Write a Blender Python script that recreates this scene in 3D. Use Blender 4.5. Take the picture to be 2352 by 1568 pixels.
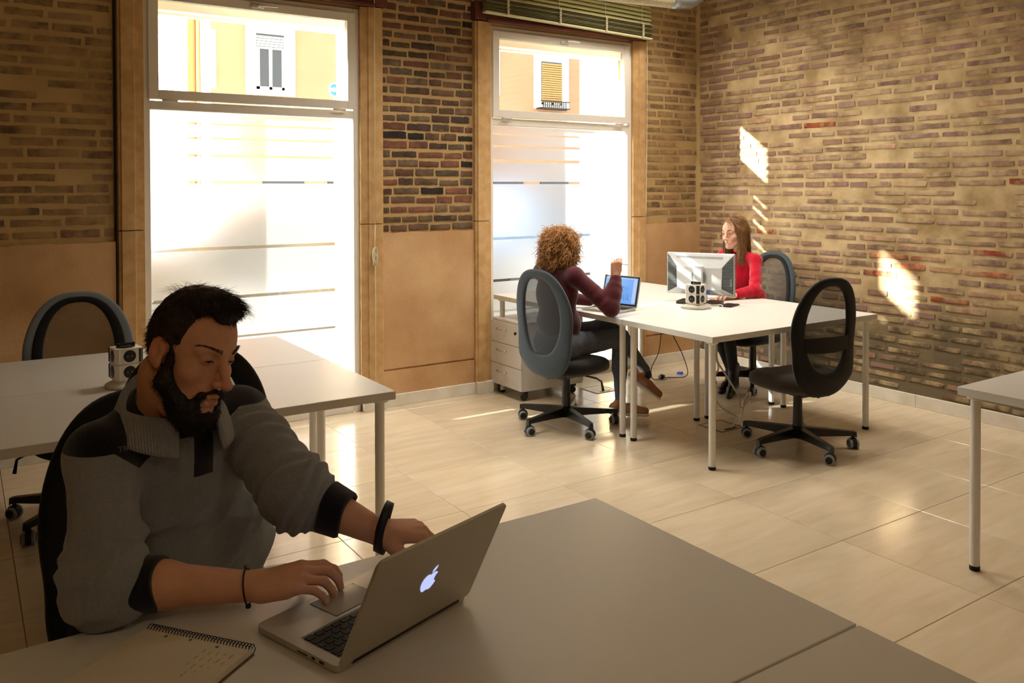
import bpy, math, random
import numpy as np
from mathutils import Vector, Matrix
random.seed(7)
S = bpy.context.scene
for _o in list(bpy.data.objects): bpy.data.objects.remove(_o)
COL = S.collection
# ------------------------------------------------------------ camera
CAMZ = 1.557
_yaw, _pit, _rol = math.radians(33.83472), math.radians(0.90369), math.radians(-0.11651)
_f = Vector((math.sin(_yaw) * math.cos(_pit), math.cos(_yaw) * math.cos(_pit), -math.sin(_pit)))
_r = Vector((math.cos(_yaw), -math.sin(_yaw), 0)); _u = _r.cross(_f)
_r2 = _r * math.cos(_rol) + _u * math.sin(_rol); _u2 = -_r * math.sin(_rol) + _u * math.cos(_rol)
cam = bpy.data.cameras.new('camera'); camo = bpy.data.objects.new('camera', cam); COL.objects.link(camo)
M = Matrix((_r2, _u2, -_f)).transposed().to_4x4(); M.translation = Vector((0, 0, CAMZ)); camo.matrix_world = M
cam.sensor_width = 36; cam.lens = 1940.07 / 2352 * 36
cam.shift_x = (1176 - 1201.0) / 2352; cam.shift_y = (462.17 - 784) / 2352
cam.clip_start = 0.05; cam.clip_end = 300
S.camera = camo
# ------------------------------------------------------------ light
SUN_DIR = Vector((1.861, -1.0, -0.738)).normalized()
w = bpy.data.worlds.new('world'); S.world = w; w.use_nodes = True
nt = w.node_tree; nt.nodes.clear()
wo = nt.nodes.new('ShaderNodeOutputWorld'); bg = nt.nodes.new('ShaderNodeBackground')
sky = nt.nodes.new('ShaderNodeTexSky'); sky.sky_type = 'NISHITA'; sky.sun_disc = False
sky.sun_elevation = math.asin(-SUN_DIR.z); sky.sun_rotation = math.atan2(-SUN_DIR.x, -SUN_DIR.y)
sky.dust_density = 1.6; sky.air_density = 1.0; sky.ozone_density = 1.0
sat = nt.nodes.new('ShaderNodeHueSaturation'); sat.inputs['Saturation'].default_value = 0.2
nt.links.new(sky.outputs[0], sat.inputs['Color']); nt.links.new(sat.outputs[0], bg.inputs['Color']); nt.links.new(bg.outputs[0], wo.inputs[0])
bg.inputs['Strength'].default_value = .85
sun = bpy.data.lights.new('sun', 'SUN'); suno = bpy.data.objects.new('sun', sun); COL.objects.link(suno)
suno.rotation_euler = SUN_DIR.to_track_quat('-Z', 'Y').to_euler(); sun.energy = 230; sun.angle = math.radians(0.9); sun.color = (1.0, 0.95, 0.88)
FILL_LAMP_W = 6.0; FILL_PANEL_W = 18
S.view_settings.view_transform = 'Standard'; S.view_settings.look = 'None'; S.view_settings.gamma = 1; S.view_settings.use_curve_mapping = False
S.view_settings.exposure = 0.6
S.cycles.use_denoising = True
S.cycles.max_bounces = 10; S.cycles.diffuse_bounces = 5; S.cycles.transparent_max_bounces = 24; S.cycles.sample_clamp_indirect = 8.0
# ------------------------------------------------------------ materials
def lin(h):
    h = h.lstrip('#'); c = [int(h[i:i + 2], 16) / 255 for i in (0, 2, 4)]
    return tuple(x / 12.92 if x <= 0.04045 else ((x + 0.055) / 1.055) ** 2.4 for x in c) + (1,)
class NT:
    def __init__(s, m): s.t = m.node_tree; s.t.nodes.clear()
    def n(s, k, **p):
        x = s.t.nodes.new('ShaderNode' + k)
        for a, b in p.items(): setattr(x, a, b)
        return x
    def l(s, a, b): s.t.links.new(a, b)
def mat(name, col, rough=0.5, metal=0.0, col2=None, scale=20.0, bump=0.0, bscale=60.0, stretch=(1, 1, 1), lo=.35, hi=.65, spec=0.5, sheen=0.0, trans=0.0, emit=None, es=0.0, wave=None, detail=6, coord='Object', sss=0.0):
    m = bpy.data.materials.new(name); m.use_nodes = True; t = NT(m)
    out = t.n('OutputMaterial'); b = t.n('BsdfPrincipled'); t.l(b.outputs[0], out.inputs[0])
    col = lin(col) if isinstance(col, str) else col
    b.inputs['Base Color'].default_value = col; b.inputs['Roughness'].default_value = rough; b.inputs['Metallic'].default_value = metal
    b.inputs['Specular IOR Level'].default_value = spec
    if sheen: b.inputs['Sheen Weight'].default_value = sheen
    if sss: b.inputs['Subsurface Weight'].default_value = sss; b.inputs['Subsurface Radius'].default_value = (.012, .005, .003); b.inputs['Subsurface Scale'].default_value = 1.0
    if emit: b.inputs['Emission Color'].default_value = lin(emit); b.inputs['Emission Strength'].default_value = es
    tc = t.n('TexCoord'); mp = t.n('Mapping'); t.l(tc.outputs[coord], mp.inputs[0]); mp.inputs['Scale'].default_value = stretch
    if col2:
        no = t.n('TexNoise'); no.inputs['Scale'].default_value = scale; no.inputs['Detail'].default_value = detail; t.l(mp.outputs[0], no.inputs[0])
        cr = t.n('ValToRGB'); t.l(no.outputs[0], cr.inputs[0]); cr.color_ramp.elements[0].position = lo; cr.color_ramp.elements[1].position = hi
        cr.color_ramp.elements[0].color = col; cr.color_ramp.elements[1].color = lin(col2) if isinstance(col2, str) else col2
        t.l(cr.outputs[0], b.inputs['Base Color'])
    if bump or wave:
        bp = t.n('Bump'); bp.inputs['Strength'].default_value = bump or .5; bp.inputs['Distance'].default_value = 0.004
        if wave:
            wv = t.n('TexWave', wave_type='BANDS', bands_direction=wave[0]); wv.inputs['Scale'].default_value = wave[1]; wv.inputs['Distortion'].default_value = 1.5; wv.inputs['Detail'].default_value = 1
            t.l(mp.outputs[0], wv.inputs[0]); t.l(wv.outputs[1], bp.inputs['Height'])
        else:
            n2 = t.n('TexNoise'); n2.inputs['Scale'].default_value = bscale; n2.inputs['Detail'].default_value = 8; t.l(mp.outputs[0], n2.inputs[0]); t.l(n2.outputs[0], bp.inputs['Height'])
        t.l(bp.outputs[0], b.inputs['Normal'])
    return m
# ------------------------------------------------------------ objects
def tag(o, label=None, cat=None, group=None, kind=None):
    if label: o['label'] = label
    if cat: o['category'] = cat
    if group: o['group'] = group
    if kind: o['kind'] = kind
    return o
def mesh(name, vs, fs, m=None, smooth=False):
    me = bpy.data.meshes.new(name); me.from_pydata([tuple(v) for v in vs], [], [tuple(f) for f in fs])
    if m is not None:
        for x in (m if isinstance(m, (list, tuple)) else [m]): me.materials.append(x)
    if smooth: me.polygons.foreach_set('use_smooth', [True] * len(me.polygons))
    me.update(); return me
def obj(name, me, parent=None, loc=(0, 0, 0), rz=0, **kw):
    o = bpy.data.objects.new(name, me); COL.objects.link(o); o.location = loc
    if rz: o.rotation_euler = (0, 0, rz)
    if parent is not None: o.parent = parent
    return tag(o, **kw)
def empty(name, loc=(0, 0, 0), rz=0, **kw):
    o = obj(name, None, None, loc, rz, **kw); o.empty_display_size = .1; return o
def copy_tree(o, parent=None):
    c = o.copy(); COL.objects.link(c); c.parent = parent
    if parent is not None: c.matrix_parent_inverse = o.matrix_parent_inverse.copy()
    for ch in list(o.children): copy_tree(ch, c)
    return c
class G:
    """collects primitive solids into one mesh"""
    def __init__(s): s.v = []; s.f = []; s.mi = []; s.cur = 0
    def add(s, vs, fs):
        n = len(s.v); s.v += [tuple(v) for v in vs]; s.f += [tuple(i + n for i in f) for f in fs]; s.mi += [s.cur] * len(fs); return s
    def box(s, a, b, bev=0.0):
        (x0, y0, z0), (x1, y1, z1) = a, b
        if bev <= 0:
            return s.add([(x0, y0, z0), (x1, y0, z0), (x1, y1, z0), (x0, y1, z0), (x0, y0, z1), (x1, y0, z1), (x1, y1, z1), (x0, y1, z1)],
                         [(3, 2, 1, 0), (4, 5, 6, 7), (0, 1, 5, 4), (1, 2, 6, 5), (2, 3, 7, 6), (3, 0, 4, 7)])
        e = min(bev, (x1 - x0) / 2.01, (y1 - y0) / 2.01, (z1 - z0) / 2.01); P = []; idx = {}
        X = (x0, x1); Y = (y0, y1); Z = (z0, z1)
        for i in (0, 1):
            for j in (0, 1):
                for k in (0, 1):
                    sx, sy, sz = (1 - 2 * i) * e, (1 - 2 * j) * e, (1 - 2 * k) * e
                    for ax in range(3):
                        idx[(i, j, k, ax)] = len(P)
                        P.append((X[i] + (0 if ax == 0 else sx), Y[j] + (0 if ax == 1 else sy), Z[k] + (0 if ax == 2 else sz)))
        F = []
        for ax in range(3):
            for sd in (0, 1):
                o2 = [(0, 0), (1, 0), (1, 1), (0, 1)]
                q = []
                for p2 in o2:
                    c = list(p2); c.insert(ax, sd); q.append(idx[tuple(c) + (ax,)])
                flip = (sd == 0) ^ (ax == 1)
                F.append(tuple(q[::-1]) if flip else tuple(q))
        for ax in range(3):
            b1, b2 = [a_ for a_ in range(3) if a_ != ax]
            for s1 in (0, 1):
                for s2 in (0, 1):
                    c0 = [0] * 3; c0[b1] = s1; c0[b2] = s2; c1 = list(c0); c1[ax] = 1
                    q = [idx[tuple(c0) + (b1,)], idx[tuple(c1) + (b1,)], idx[tuple(c1) + (b2,)], idx[tuple(c0) + (b2,)]]
                    if (s1 + s2 + (1 if ax == 1 else 0)) % 2 == 0: q = q[::-1]
                    F.append(tuple(q))
        for i in (0, 1):
            for j in (0, 1):
                for k in (0, 1):
                    q = [idx[(i, j, k, a_)] for a_ in range(3)]
                    if (i + j + k) % 2 == 0: q = q[::-1]
                    F.append(tuple(q))
        return s.add(P, F)
    def tube(s, pts, r, n=10, cap=True, up=None):
        pts = [Vector(p) for p in pts]; m = len(pts); rs = r if isinstance(r, (list, tuple)) else [r] * m
        V = []; F = []; prev = None
        for i, p in enumerate(pts):
            d = (pts[min(i + 1, m - 1)] - pts[max(i - 1, 0)]); d = d.normalized() if d.length > 1e-9 else Vector((0, 0, 1))
            if prev is None:
                a = Vector(up) if up else (Vector((0, 0, 1)) if abs(d.z) < .9 else Vector((1, 0, 0)))
            else: a = prev
            x = (a - d * a.dot(d)); x = x.normalized() if x.length > 1e-6 else d.orthogonal().normalized()
            prev = x; y = d.cross(x)
            for k in range(n):
                t = 2 * math.pi * k / n; V.append(p + x * (rs[i] * math.cos(t)) + y * (rs[i] * math.sin(t)))
        for i in range(m - 1):
            for k in range(n):
                k2 = (k + 1) % n; F.append((i * n + k, i * n + k2, (i + 1) * n + k2, (i + 1) * n + k))
        if cap: F.append(tuple(range(n - 1, -1, -1))); F.append(tuple((m - 1) * n + k for k in range(n)))
        return s.add(V, F)
    def lathe(s, prof, n=24, c=(0, 0, 0), axis='z', rot=None):
        V = []; F = []; m = len(prof)
        for (r, z) in prof:
            for k in range(n):
                t = 2 * math.pi * k / n; p = (r * math.cos(t), r * math.sin(t), z)
                if axis == 'x': p = (z, r * math.cos(t), r * math.sin(t))
                if axis == 'y': p = (r * math.sin(t), z, r * math.cos(t))
                if rot is not None: p = tuple(rot @ Vector(p))
                V.append((p[0] + c[0], p[1] + c[1], p[2] + c[2]))
        for i in range(m - 1):
            for k in range(n):
                k2 = (k + 1) % n; F.append((i * n + k, i * n + k2, (i + 1) * n + k2, (i + 1) * n + k))
        F.append(tuple(range(n - 1, -1, -1))); F.append(tuple((m - 1) * n + k for k in range(n)))
        return s.add(V, F)
    def prism(s, poly, a, b, fr=None):
        """poly in (u,v); extruded along w from a to b; fr maps (u,v,w)->xyz"""
        fr = fr or (lambda u, v, w_: (u, v, w_)); n = len(poly)
        V = [fr(u, v, a) for u, v in poly] + [fr(u, v, b) for u, v in poly]
        F = [tuple(range(n - 1, -1, -1)), tuple(range(n, 2 * n))] + [(i, (i + 1) % n, (i + 1) % n + n, i + n) for i in range(n)]
        return s.add(V, F)
    def grid(s, fn, nu, nv, close_u=False, flip=False):
        V = [fn(i / (nu if close_u else nu - 1), j / (nv - 1)) for j in range(nv) for i in range(nu)]; F = []
        for j in range(nv - 1):
            for i in range(nu if close_u else nu - 1):
                i2 = (i + 1) % nu; q = (j * nu + i, j * nu + i2, (j + 1) * nu + i2, (j + 1) * nu + i); F.append(q[::-1] if flip else q)
        return s.add(V, F)
    def me(s, name, m, smooth=False):
        me = mesh(name, s.v, s.f, m, smooth)
        if isinstance(m, (list, tuple)): me.polygons.foreach_set('material_index', s.mi)
        return me
def part(name, g, m, parent, smooth=False, **kw):
    return obj(name, g.me(name, m, smooth) if isinstance(g, G) else g, parent, **kw)
def auto_smooth(o, ang=40):
    me = o.data; me.polygons.foreach_set('use_smooth', [True] * len(me.polygons))
    import bmesh
    bm = bmesh.new(); bm.from_mesh(me); c = math.radians(ang)
    bmesh.ops.recalc_face_normals(bm, faces=bm.faces)
    for e in bm.edges:
        if len(e.link_faces) == 2 and e.calc_face_angle(0) > c: e.smooth = False
    bm.to_mesh(me); bm.free(); return o
def rrect(w_, h, r, n=5):
    P = []
    for cx, cy, a0 in ((w_ / 2 - r, h / 2 - r, 0), (-w_ / 2 + r, h / 2 - r, 90), (-w_ / 2 + r, -h / 2 + r, 180), (w_ / 2 - r, -h / 2 + r, 270)):
        for k in range(n + 1):
            t = math.radians(a0 + 90 * k / n); P.append((cx + r * math.cos(t), cy + r * math.sin(t)))
    return P
# ------------------------------------------------------------ colour set
M_white = mat('white laminate', '#d6d3cb', .38, bump=.03, bscale=300)
M_edge = mat('desk edge band', '#dedad1', .45)
M_leg = mat('white powder coated steel', '#e6e3dc', .35)
M_blackpl = mat('black plastic', '#0c0c0d', .45)
M_rubber = mat('black rubber', '#101010', .7)
M_grey_pl = mat('grey caster tyre', '#8b9092', .5)
M_alu = mat('window paint', '#ebe7de', .4, spec=.4)
M_chrome = mat('chrome', '#d8d8d8', .15, 1.0)
M_base = mat('white skirting', '#e8e3d6', .45, col2='#d9d2c0', scale=8)
M_black_steel = mat('black enamel', '#0b0b0b', .32)
# ------------------------------------------------------------ room
D, W = 5.533, 5.638
ZC = 3.45
M_mortar = mat('lime mortar', '#c8ab78', .95, col2='#a88b5c', scale=2.2, bump=.9, bscale=42, lo=.3, hi=.7)
def wallmat(name, base, c2, dark, zlo, zhi, low_mix):  # mixes the dark tone in towards the floor
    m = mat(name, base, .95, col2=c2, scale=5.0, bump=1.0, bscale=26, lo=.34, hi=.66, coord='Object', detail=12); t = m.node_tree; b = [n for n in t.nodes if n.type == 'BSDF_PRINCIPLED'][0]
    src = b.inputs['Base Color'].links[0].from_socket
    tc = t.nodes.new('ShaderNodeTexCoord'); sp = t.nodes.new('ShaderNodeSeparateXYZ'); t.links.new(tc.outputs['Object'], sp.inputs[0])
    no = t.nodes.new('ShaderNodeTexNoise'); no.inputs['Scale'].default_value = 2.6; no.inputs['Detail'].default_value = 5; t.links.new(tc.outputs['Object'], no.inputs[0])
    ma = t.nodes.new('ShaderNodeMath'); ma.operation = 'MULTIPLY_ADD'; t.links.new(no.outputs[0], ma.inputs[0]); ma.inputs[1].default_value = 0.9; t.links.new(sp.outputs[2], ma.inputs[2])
    mr = t.nodes.new('ShaderNodeMapRange'); t.links.new(ma.outputs[0], mr.inputs[0]); mr.inputs[1].default_value = zlo + .45; mr.inputs[2].default_value = zhi + .45; mr.inputs[3].default_value = low_mix; mr.inputs[4].default_value = 0
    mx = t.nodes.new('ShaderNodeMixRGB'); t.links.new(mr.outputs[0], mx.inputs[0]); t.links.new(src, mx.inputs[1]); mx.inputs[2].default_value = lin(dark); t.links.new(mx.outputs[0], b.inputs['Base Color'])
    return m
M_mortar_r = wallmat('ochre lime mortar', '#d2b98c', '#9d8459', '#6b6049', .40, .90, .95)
M_plaster = mat('ochre plaster', '#dcb98c', .85, col2='#a97d4c', scale=1.9, bump=.5, bscale=55, lo=.25, hi=.75, detail=10)
M_surround = mat('cast stone surround', '#cfab78', .85, col2='#bd9762', scale=14, bump=.5, bscale=160)
M_ceiling = mat('ceiling paint', '#cdbf9f', .9)
M_sidewall = mat('side wall plaster', '#cbb084', .9, col2='#bfa376', scale=2)
def solid_with_holes(u0, u1, v0, v1, holes):
    us = sorted({u0, u1, *[h[0] for h in holes], *[h[1] for h in holes]}); vs = sorted({v0, v1, *[h[2] for h in holes], *[h[3] for h in holes]})
    for i in range(len(us) - 1):
        for j in range(len(vs) - 1):
            cu, cv = (us[i] + us[i + 1]) / 2, (vs[j] + vs[j + 1]) / 2
            if not any(h[0] < cu < h[1] and h[2] < cv < h[3] for h in holes): yield us[i], us[i + 1], vs[j], vs[j + 1]
# floor tiles
fl = empty('floor', (0, 0, 0), kind='structure')
M_grout = mat('floor grout', '#7d6a4e', .8)
g = G(); g.box((-2.6, -2.2, -.10), (W + .3, D + .02, -.006)); part('floor_bed', g, M_grout, fl)
M_tile = bpy.data.materials.new('veined beige tile'); M_tile.use_nodes = True
t = NT(M_tile); out = t.n('OutputMaterial'); b = t.n('BsdfPrincipled'); t.l(b.outputs[0], out.inputs[0])
tc = t.n('TexCoord'); oi = t.n('ObjectInfo'); mp = t.n('Mapping'); t.l(tc.outputs['Object'], mp.inputs[0]); mp.inputs['Scale'].default_value = (.9, 5, 1)
ad = t.n('VectorMath', operation='ADD'); ml = t.n('Math', operation='MULTIPLY'); t.l(oi.outputs['Random'], ml.inputs[0]); ml.inputs[1].default_value = 40; t.l(mp.outputs[0], ad.inputs[0]); t.l(ml.outputs[0], ad.inputs[1])
no = t.n('TexNoise'); no.inputs['Scale'].default_value = 3.0; no.inputs['Detail'].default_value = 8; no.inputs['Distortion'].default_value = .6; t.l(ad.outputs[0], no.inputs[0])
cr = t.n('ValToRGB'); t.l(no.outputs[0], cr.inputs[0]); e = cr.color_ramp.elements; e[0].position = .3; e[0].color = lin('#cdbb9c'); e[1].position = .7; e[1].color = lin('#dbcbb0')
hs = t.n('HueSaturation'); mr = t.n('MapRange'); t.l(oi.outputs['Random'], mr.inputs[0]); mr.inputs[3].default_value = .93; mr.inputs[4].default_value = 1.06; t.l(mr.outputs[0], hs.inputs['Value']); t.l(cr.outputs[0], hs.inputs['Color'])
t.l(hs.outputs[0], b.inputs['Base Color']); b.inputs['Roughness'].default_value = .2; b.inputs['Specular IOR Level'].default_value = .6
n3 = t.n('TexNoise'); n3.inputs['Scale'].default_value = 9; t.l(tc.outputs['Object'], n3.inputs[0]); m3 = t.n('MapRange'); t.l(n3.outputs[0], m3.inputs[0]); m3.inputs[3].default_value = .11; m3.inputs[4].default_value = .20; t.l(m3.outputs[0], b.inputs['Roughness'])
TX0, TY0, TA, TB = 3.22783, 3.52662, .60898, .61746
me_t = G().box((.0012, .0012, -.008), (TA - .0012, TB - .0012, 0), .0015).me('tile', M_tile)
for i in range(-7, 4):
    for j in range(-7, 4):
        x, y = TX0 + i * TA, TY0 + j * TB
        if x > W or x < -1.2 or y > D or y < -.9: continue
        if x + TA > W + .02 or y + TB > D + .02:
            x1, y1 = min(x + TA - .0012, W), min(y + TB - .0012, D); me_c = G().box((.0012, .0012, -.008), (x1 - x, y1 - y, 0), .0015).me('tile', M_tile); obj('tile', me_c, fl, (x, y, 0))
        else: obj('tile', me_t, fl, (x, y, 0))
# outer wall with the two window openings
WX = [(.935, 2.335), (3.385, 4.830)]          # frame extents
WTOP = 2.80
wb = empty('wall_back', (0, 0, 0), kind='structure')
REV = .42
g = G()
for a0, a1, c0, c1 in solid_with_holes(-2.6, W + .4, -.1, 4.2, [(x0, x1, -.1, WTOP) for x0, x1 in WX]): g.box((a0, D, c0), (a1, D + REV, c1))
M_facade_self = mat('rendered outside wall', '#d89a5e', .9)
part('masonry', g, M_mortar, wb)
# plaster dado panels
for x0, x1 in ((-2.6, .782), (2.498, 3.249), (4.965, W)):
    g = G(); n = max(2, int((x1 - x0) / .05)); top = [(x0 + (x1 - x0) * k / n, 1.238 + random.uniform(-.006, .006)) for k in range(n + 1)]
    g.prism([(x0, .27)] + [(x1, .27)] + top[::-1], 0, .022, lambda u, v, w_: (u, D - w_, v))
    g.box((x0, D - .024, .07), (x1, D, .255))
    g.box((x0, D - .012, .25), (x1, D, .275))
    part('plaster_dado', g, M_plaster, wb)
# bricks
def brick_mesh(seed, m):
    rnd = random.Random(seed); n = 18; P = []
    for k in range(n):
        if k < 7: x, z = -.5 + k / 6, -.5
        elif k < 9: x, z = .5, -.5 + (k - 6) / 3
        elif k < 16: x, z = .5 - (k - 9) / 6, .5
        else: x, z = -.5, .5 - (k - 15) / 3
        P.append((x * (1 - rnd.uniform(0, .045)), z * (1 - rnd.uniform(0, .24))))
    V = [(x, 0, z) for x, z in P] + [(x * .985, -.75 - rnd.uniform(0, .2), z * .94) for x, z in P] + [(x * .93, -1, z * .74) for x, z in P]
    F = [(i, (i + 1) % n, (i + 1) % n + n, i + n) for i in range(n)] + [(i + n, (i + 1) % n + n, (i + 1) % n + 2 * n, i + 2 * n) for i in range(n)] + [tuple(range(2 * n, 3 * n))]
    return mesh('brick', V, F, m, True)
def brickmat(name, cover, mort, rough=.92):
    m = bpy.data.materials.new(name); m.use_nodes = True; t = NT(m); out = t.n('OutputMaterial'); b = t.n('BsdfPrincipled'); t.l(b.outputs[0], out.inputs[0])
    oi = t.n('ObjectInfo'); tc = t.n('TexCoord'); ge = t.n('NewGeometry')
    n1 = t.n('TexNoise'); n1.inputs['Scale'].default_value = 18; n1.inputs['Detail'].default_value = 8; t.l(ge.outputs['Position'], n1.inputs[0])
    mr = t.n('MapRange'); t.l(n1.outputs[0], mr.inputs[0]); mr.inputs[1].default_value = .3; mr.inputs[2].default_value = .7; mr.inputs[3].default_value = .6; mr.inputs[4].default_value = 1.35
    vm = t.n('VectorMath', operation='SCALE'); t.l(oi.outputs['Color'], vm.inputs[0]); t.l(mr.outputs[0], vm.inputs['Scale'])
    n2 = t.n('TexNoise'); n2.inputs['Scale'].default_value = 7; n2.inputs['Detail'].default_value = 10; n2.inputs['Roughness'].default_value = .65; t.l(ge.outputs['Position'], n2.inputs[0])
    m2 = t.n('MapRange'); t.l(n2.outputs[0], m2.inputs[0]); m2.inputs[1].default_value = .64 - cover; m2.inputs[2].default_value = .84 - cover; m2.inputs[3].default_value = 0; m2.inputs[4].default_value = .85
    mx = t.n('MixRGB'); t.l(m2.outputs[0], mx.inputs[0]); t.l(vm.outputs[0], mx.inputs[1]); mx.inputs[2].default_value = lin(mort); t.l(mx.outputs[0], b.inputs['Base Color'])
    b.inputs['Roughness'].default_value = rough
    n3 = t.n('TexNoise'); n3.inputs['Scale'].default_value = 90; n3.inputs['Detail'].default_value = 6; t.l(ge.outputs['Position'], n3.inputs[0])
    bp = t.n('Bump'); bp.inputs['Strength'].default_value = .7; bp.inputs['Distance'].default_value = .004; t.l(n3.outputs[0], bp.inputs['Height']); t.l(bp.outputs[0], b.inputs['Normal'])
    return m
M_brick_pier = brickmat('brick of the pier', .02, '#a98b5e')
M_brick_old = brickmat('worn brick', .25, '#a98d60')
M_brick_r = brickmat('thin old brick', .20, '#bda67c')
def jit(c, s_=.12, hs_=.05):
    k = random.uniform(1 - s_, 1 + s_); return tuple(max(0, x * k * random.uniform(1 - hs_, 1 + hs_)) for x in c[:3]) + (1,)
BV = {id(m): [brick_mesh(k, m) for k in range(14)] for m in (M_brick_pier, M_brick_old, M_brick_r)}
def lay(parent, m, x0, x1, z0, z1, pitch, hb, lens, joint, depth, cols, face, ragged=.0):
    """face(u, z, depth) -> (loc, rz)"""
    z = z0; row = 0; out = []
    while z + hb < z1:
        x = x0 - random.uniform(0, lens[1]) ; first = True
        while x < x1:
            L = random.uniform(*lens); a = max(x, x0); bb = min(x + L, x1)
            if bb - a > .03: out.append((a, bb, z + random.uniform(-.002, .002) + ragged * math.sin(a * 2.1 + row), hb * random.uniform(.80, 1.12)))
            x += L + joint * random.uniform(.7, 1.3)
        z += pitch * random.uniform(.97, 1.03); row += 1
    return out
pal_pier = [lin(c) for c in ('#6d5240', '#5d4433', '#76604a', '#574535', '#6f4a38', '#69553f', '#4d3d33', '#7b5440', '#5e5040')]
def place_brick(parent, m, a, bb, z, hh, depth, col, wall):
    me_b = random.choice(BV[id(m)]); o = bpy.data.objects.new('brick', me_b); COL.objects.link(o); o.parent = parent; o.color = col
    if wall == 'b': o.location = ((a + bb) / 2, D + .001, z + hh / 2); o.scale = (bb - a, depth, hh)
    else: o.location = (W + .001, (a + bb) / 2, z + hh / 2); o.rotation_euler = (0, 0, -math.pi / 2); o.scale = (bb - a, depth, hh)
    return o
nb = 0
for i, (a, bb, z, hh) in enumerate(lay(wb, None, 2.503, 3.246, 1.25, 3.40, .0655, .049, (.10, .21), .014, .012, None, None)):
    c = random.choice(pal_pier)
    if random.random() < .04: c = lin('#2c2724')
    place_brick(wb, M_brick_pier, a, bb, z, hh, .009, jit(c), 'b'); nb += 1
pal_old = [lin(c) for c in ('#86694a', '#7c6346', '#8c7150', '#765a42', '#80694b')]
for (x0, x1, z0, z1) in ((.0, .775, 1.27, 3.2), (4.975, W - .02, 1.25, 3.36)):
    for (a, bb, z, hh) in lay(wb, None, x0, x1, z0, z1, .0665, .050, (.16, .29), .016, .01, None, None, .003):
        if random.random() < .05: continue
        place_brick(wb, M_brick_old, a, bb, z, hh, .0035, jit(random.choice(pal_old), .2), 'b'); nb += 1
print('back bricks', nb)
g = G()
for (a, bb, z, hh) in lay(wb, None, -2.5, -.02, 1.27, 3.35, .0665, .050, (.16, .29), .016, .01, None, None): g.box((a, D - .006, z), (bb, D + .01, z + hh), .004)
obj('far_bricks', g.me('far_bricks', mat('far brick colour', '#6e5640', .9, col2='#7f664a', scale=9)), wb, kind='stuff')
# right wall
wr = empty('wall_right', (0, 0, 0), kind='structure')
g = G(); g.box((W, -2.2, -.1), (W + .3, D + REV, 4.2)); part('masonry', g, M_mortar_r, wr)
pal_r = [lin(c) for c in ('#9a7a63', '#8f7160', '#a5876a', '#94776a', '#876a58', '#a98d6f')]
allb = lay(wr, None, 2.2, D - .03, .10, 3.4, (.0665), .040, (.14, .34), .020, .008, None, None, .006)
red = lin('#8e4327'); keep = []; rest = []
for q in allb:
    a, bb, z, hh = q
    if random.random() < .08: continue
    dist = math.hypot(W, (a + bb) / 2); size = (bb - a) * hh / dist ** 3 * W
    vis = ((a + bb) / 2 > 2.6) and z < 1.55 + .42 * (W * .557 + (a + bb) / 2 * .83) / 1.9
    keep.append((size if vis else 0, q))
keep.sort(key=lambda k: -k[0])
rest = keep[300:]; keep = keep[:300]
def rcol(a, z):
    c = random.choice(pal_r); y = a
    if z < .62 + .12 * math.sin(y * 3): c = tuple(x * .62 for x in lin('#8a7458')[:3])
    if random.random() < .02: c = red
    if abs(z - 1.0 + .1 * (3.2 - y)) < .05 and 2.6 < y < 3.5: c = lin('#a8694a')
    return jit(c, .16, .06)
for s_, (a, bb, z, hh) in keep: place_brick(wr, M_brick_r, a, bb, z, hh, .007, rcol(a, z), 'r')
g = G(); mats_r = [mat('small brick %d' % k, jit(pal_r[k]), .92, col2=pal_r[(k + 2) % 6], scale=12, bump=.6, bscale=80) for k in range(5)]
for s_, (a, bb, z, hh) in rest:
    g.cur = random.randrange(5); P = []; cx, cz, lx, lz = (a + bb) / 2, z + hh / 2, (bb - a) / 2, hh / 2
    for ux, uz in ((-1, -1), (-.4, -1), (.3, -1), (1, -1), (1, .1), (1, 1), (.35, 1), (-.3, 1), (-1, 1), (-1, -.1)): P.append((cx + ux * lx * random.uniform(.95, 1), cz + uz * lz * random.uniform(.76, 1)))
    g.prism(P, 0, -.006, lambda u, v, w_: (W + w_, u, v))
ob_ = obj('small_bricks', g.me('small_bricks', mats_r), wr, kind='stuff')
# corner fillet of mortar, skirtings
g = G()
def corner(u, v):
    z = .08 + v * 3.37; r = .035 + .012 * math.sin(z * 9) + .008 * math.sin(z * 23); t_ = u * math.pi / 2
    return (W - r + r * math.sin(t_) , D - r + r * math.cos(t_), z) if False else (W - r * (1 - math.sin(t_)), D - r * (1 - math.cos(t_)), z)
g.grid(corner, 7, 60); part('corner_mortar', g, M_mortar, wb, True)
def box_part(name, a, b, m, parent=None, bev=.002, **kw):
    return obj(name, G().box(a, b, bev).me(name, m), parent, **kw)
bbk = empty('baseboard_back', (0, 0, 0), kind='structure')
for x0, x1 in ((-2.5, .80), (2.498, 3.252), (4.97, W)): box_part('skirting_board', (x0, D - .036, 0), (x1, D - .001, .085), M_base, bbk)
for x0, x1 in ((2.335, 2.50), (3.25, 3.39), (4.82, 4.975)): box_part('skirting_board', (x0, D - .075, 0), (x1, D - .037, .09), M_base, bbk)
brt = empty('baseboard_right', (0, 0, 0), kind='structure')
for y0, y1 in ((-2.1, 1.0), (1.002, 3.4), (3.402, D - .036)): box_part('skirting_board', (W - .018, y0, 0), (W - .001, y1, .088), M_base, brt)
box_part('wall_left', (-2.9, -2.4, -.1), (-2.6, D + REV, 4.2), M_sidewall, kind='structure', bev=0)
box_part('wall_front', (-2.9, -2.6, -.1), (W + .3, -2.2, 4.2), M_sidewall, kind='structure', bev=0)
box_part('ceiling', (-2.9, -2.4, ZC), (W + .3, D + REV, ZC + .1), M_ceiling, kind='structure', bev=0)
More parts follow.
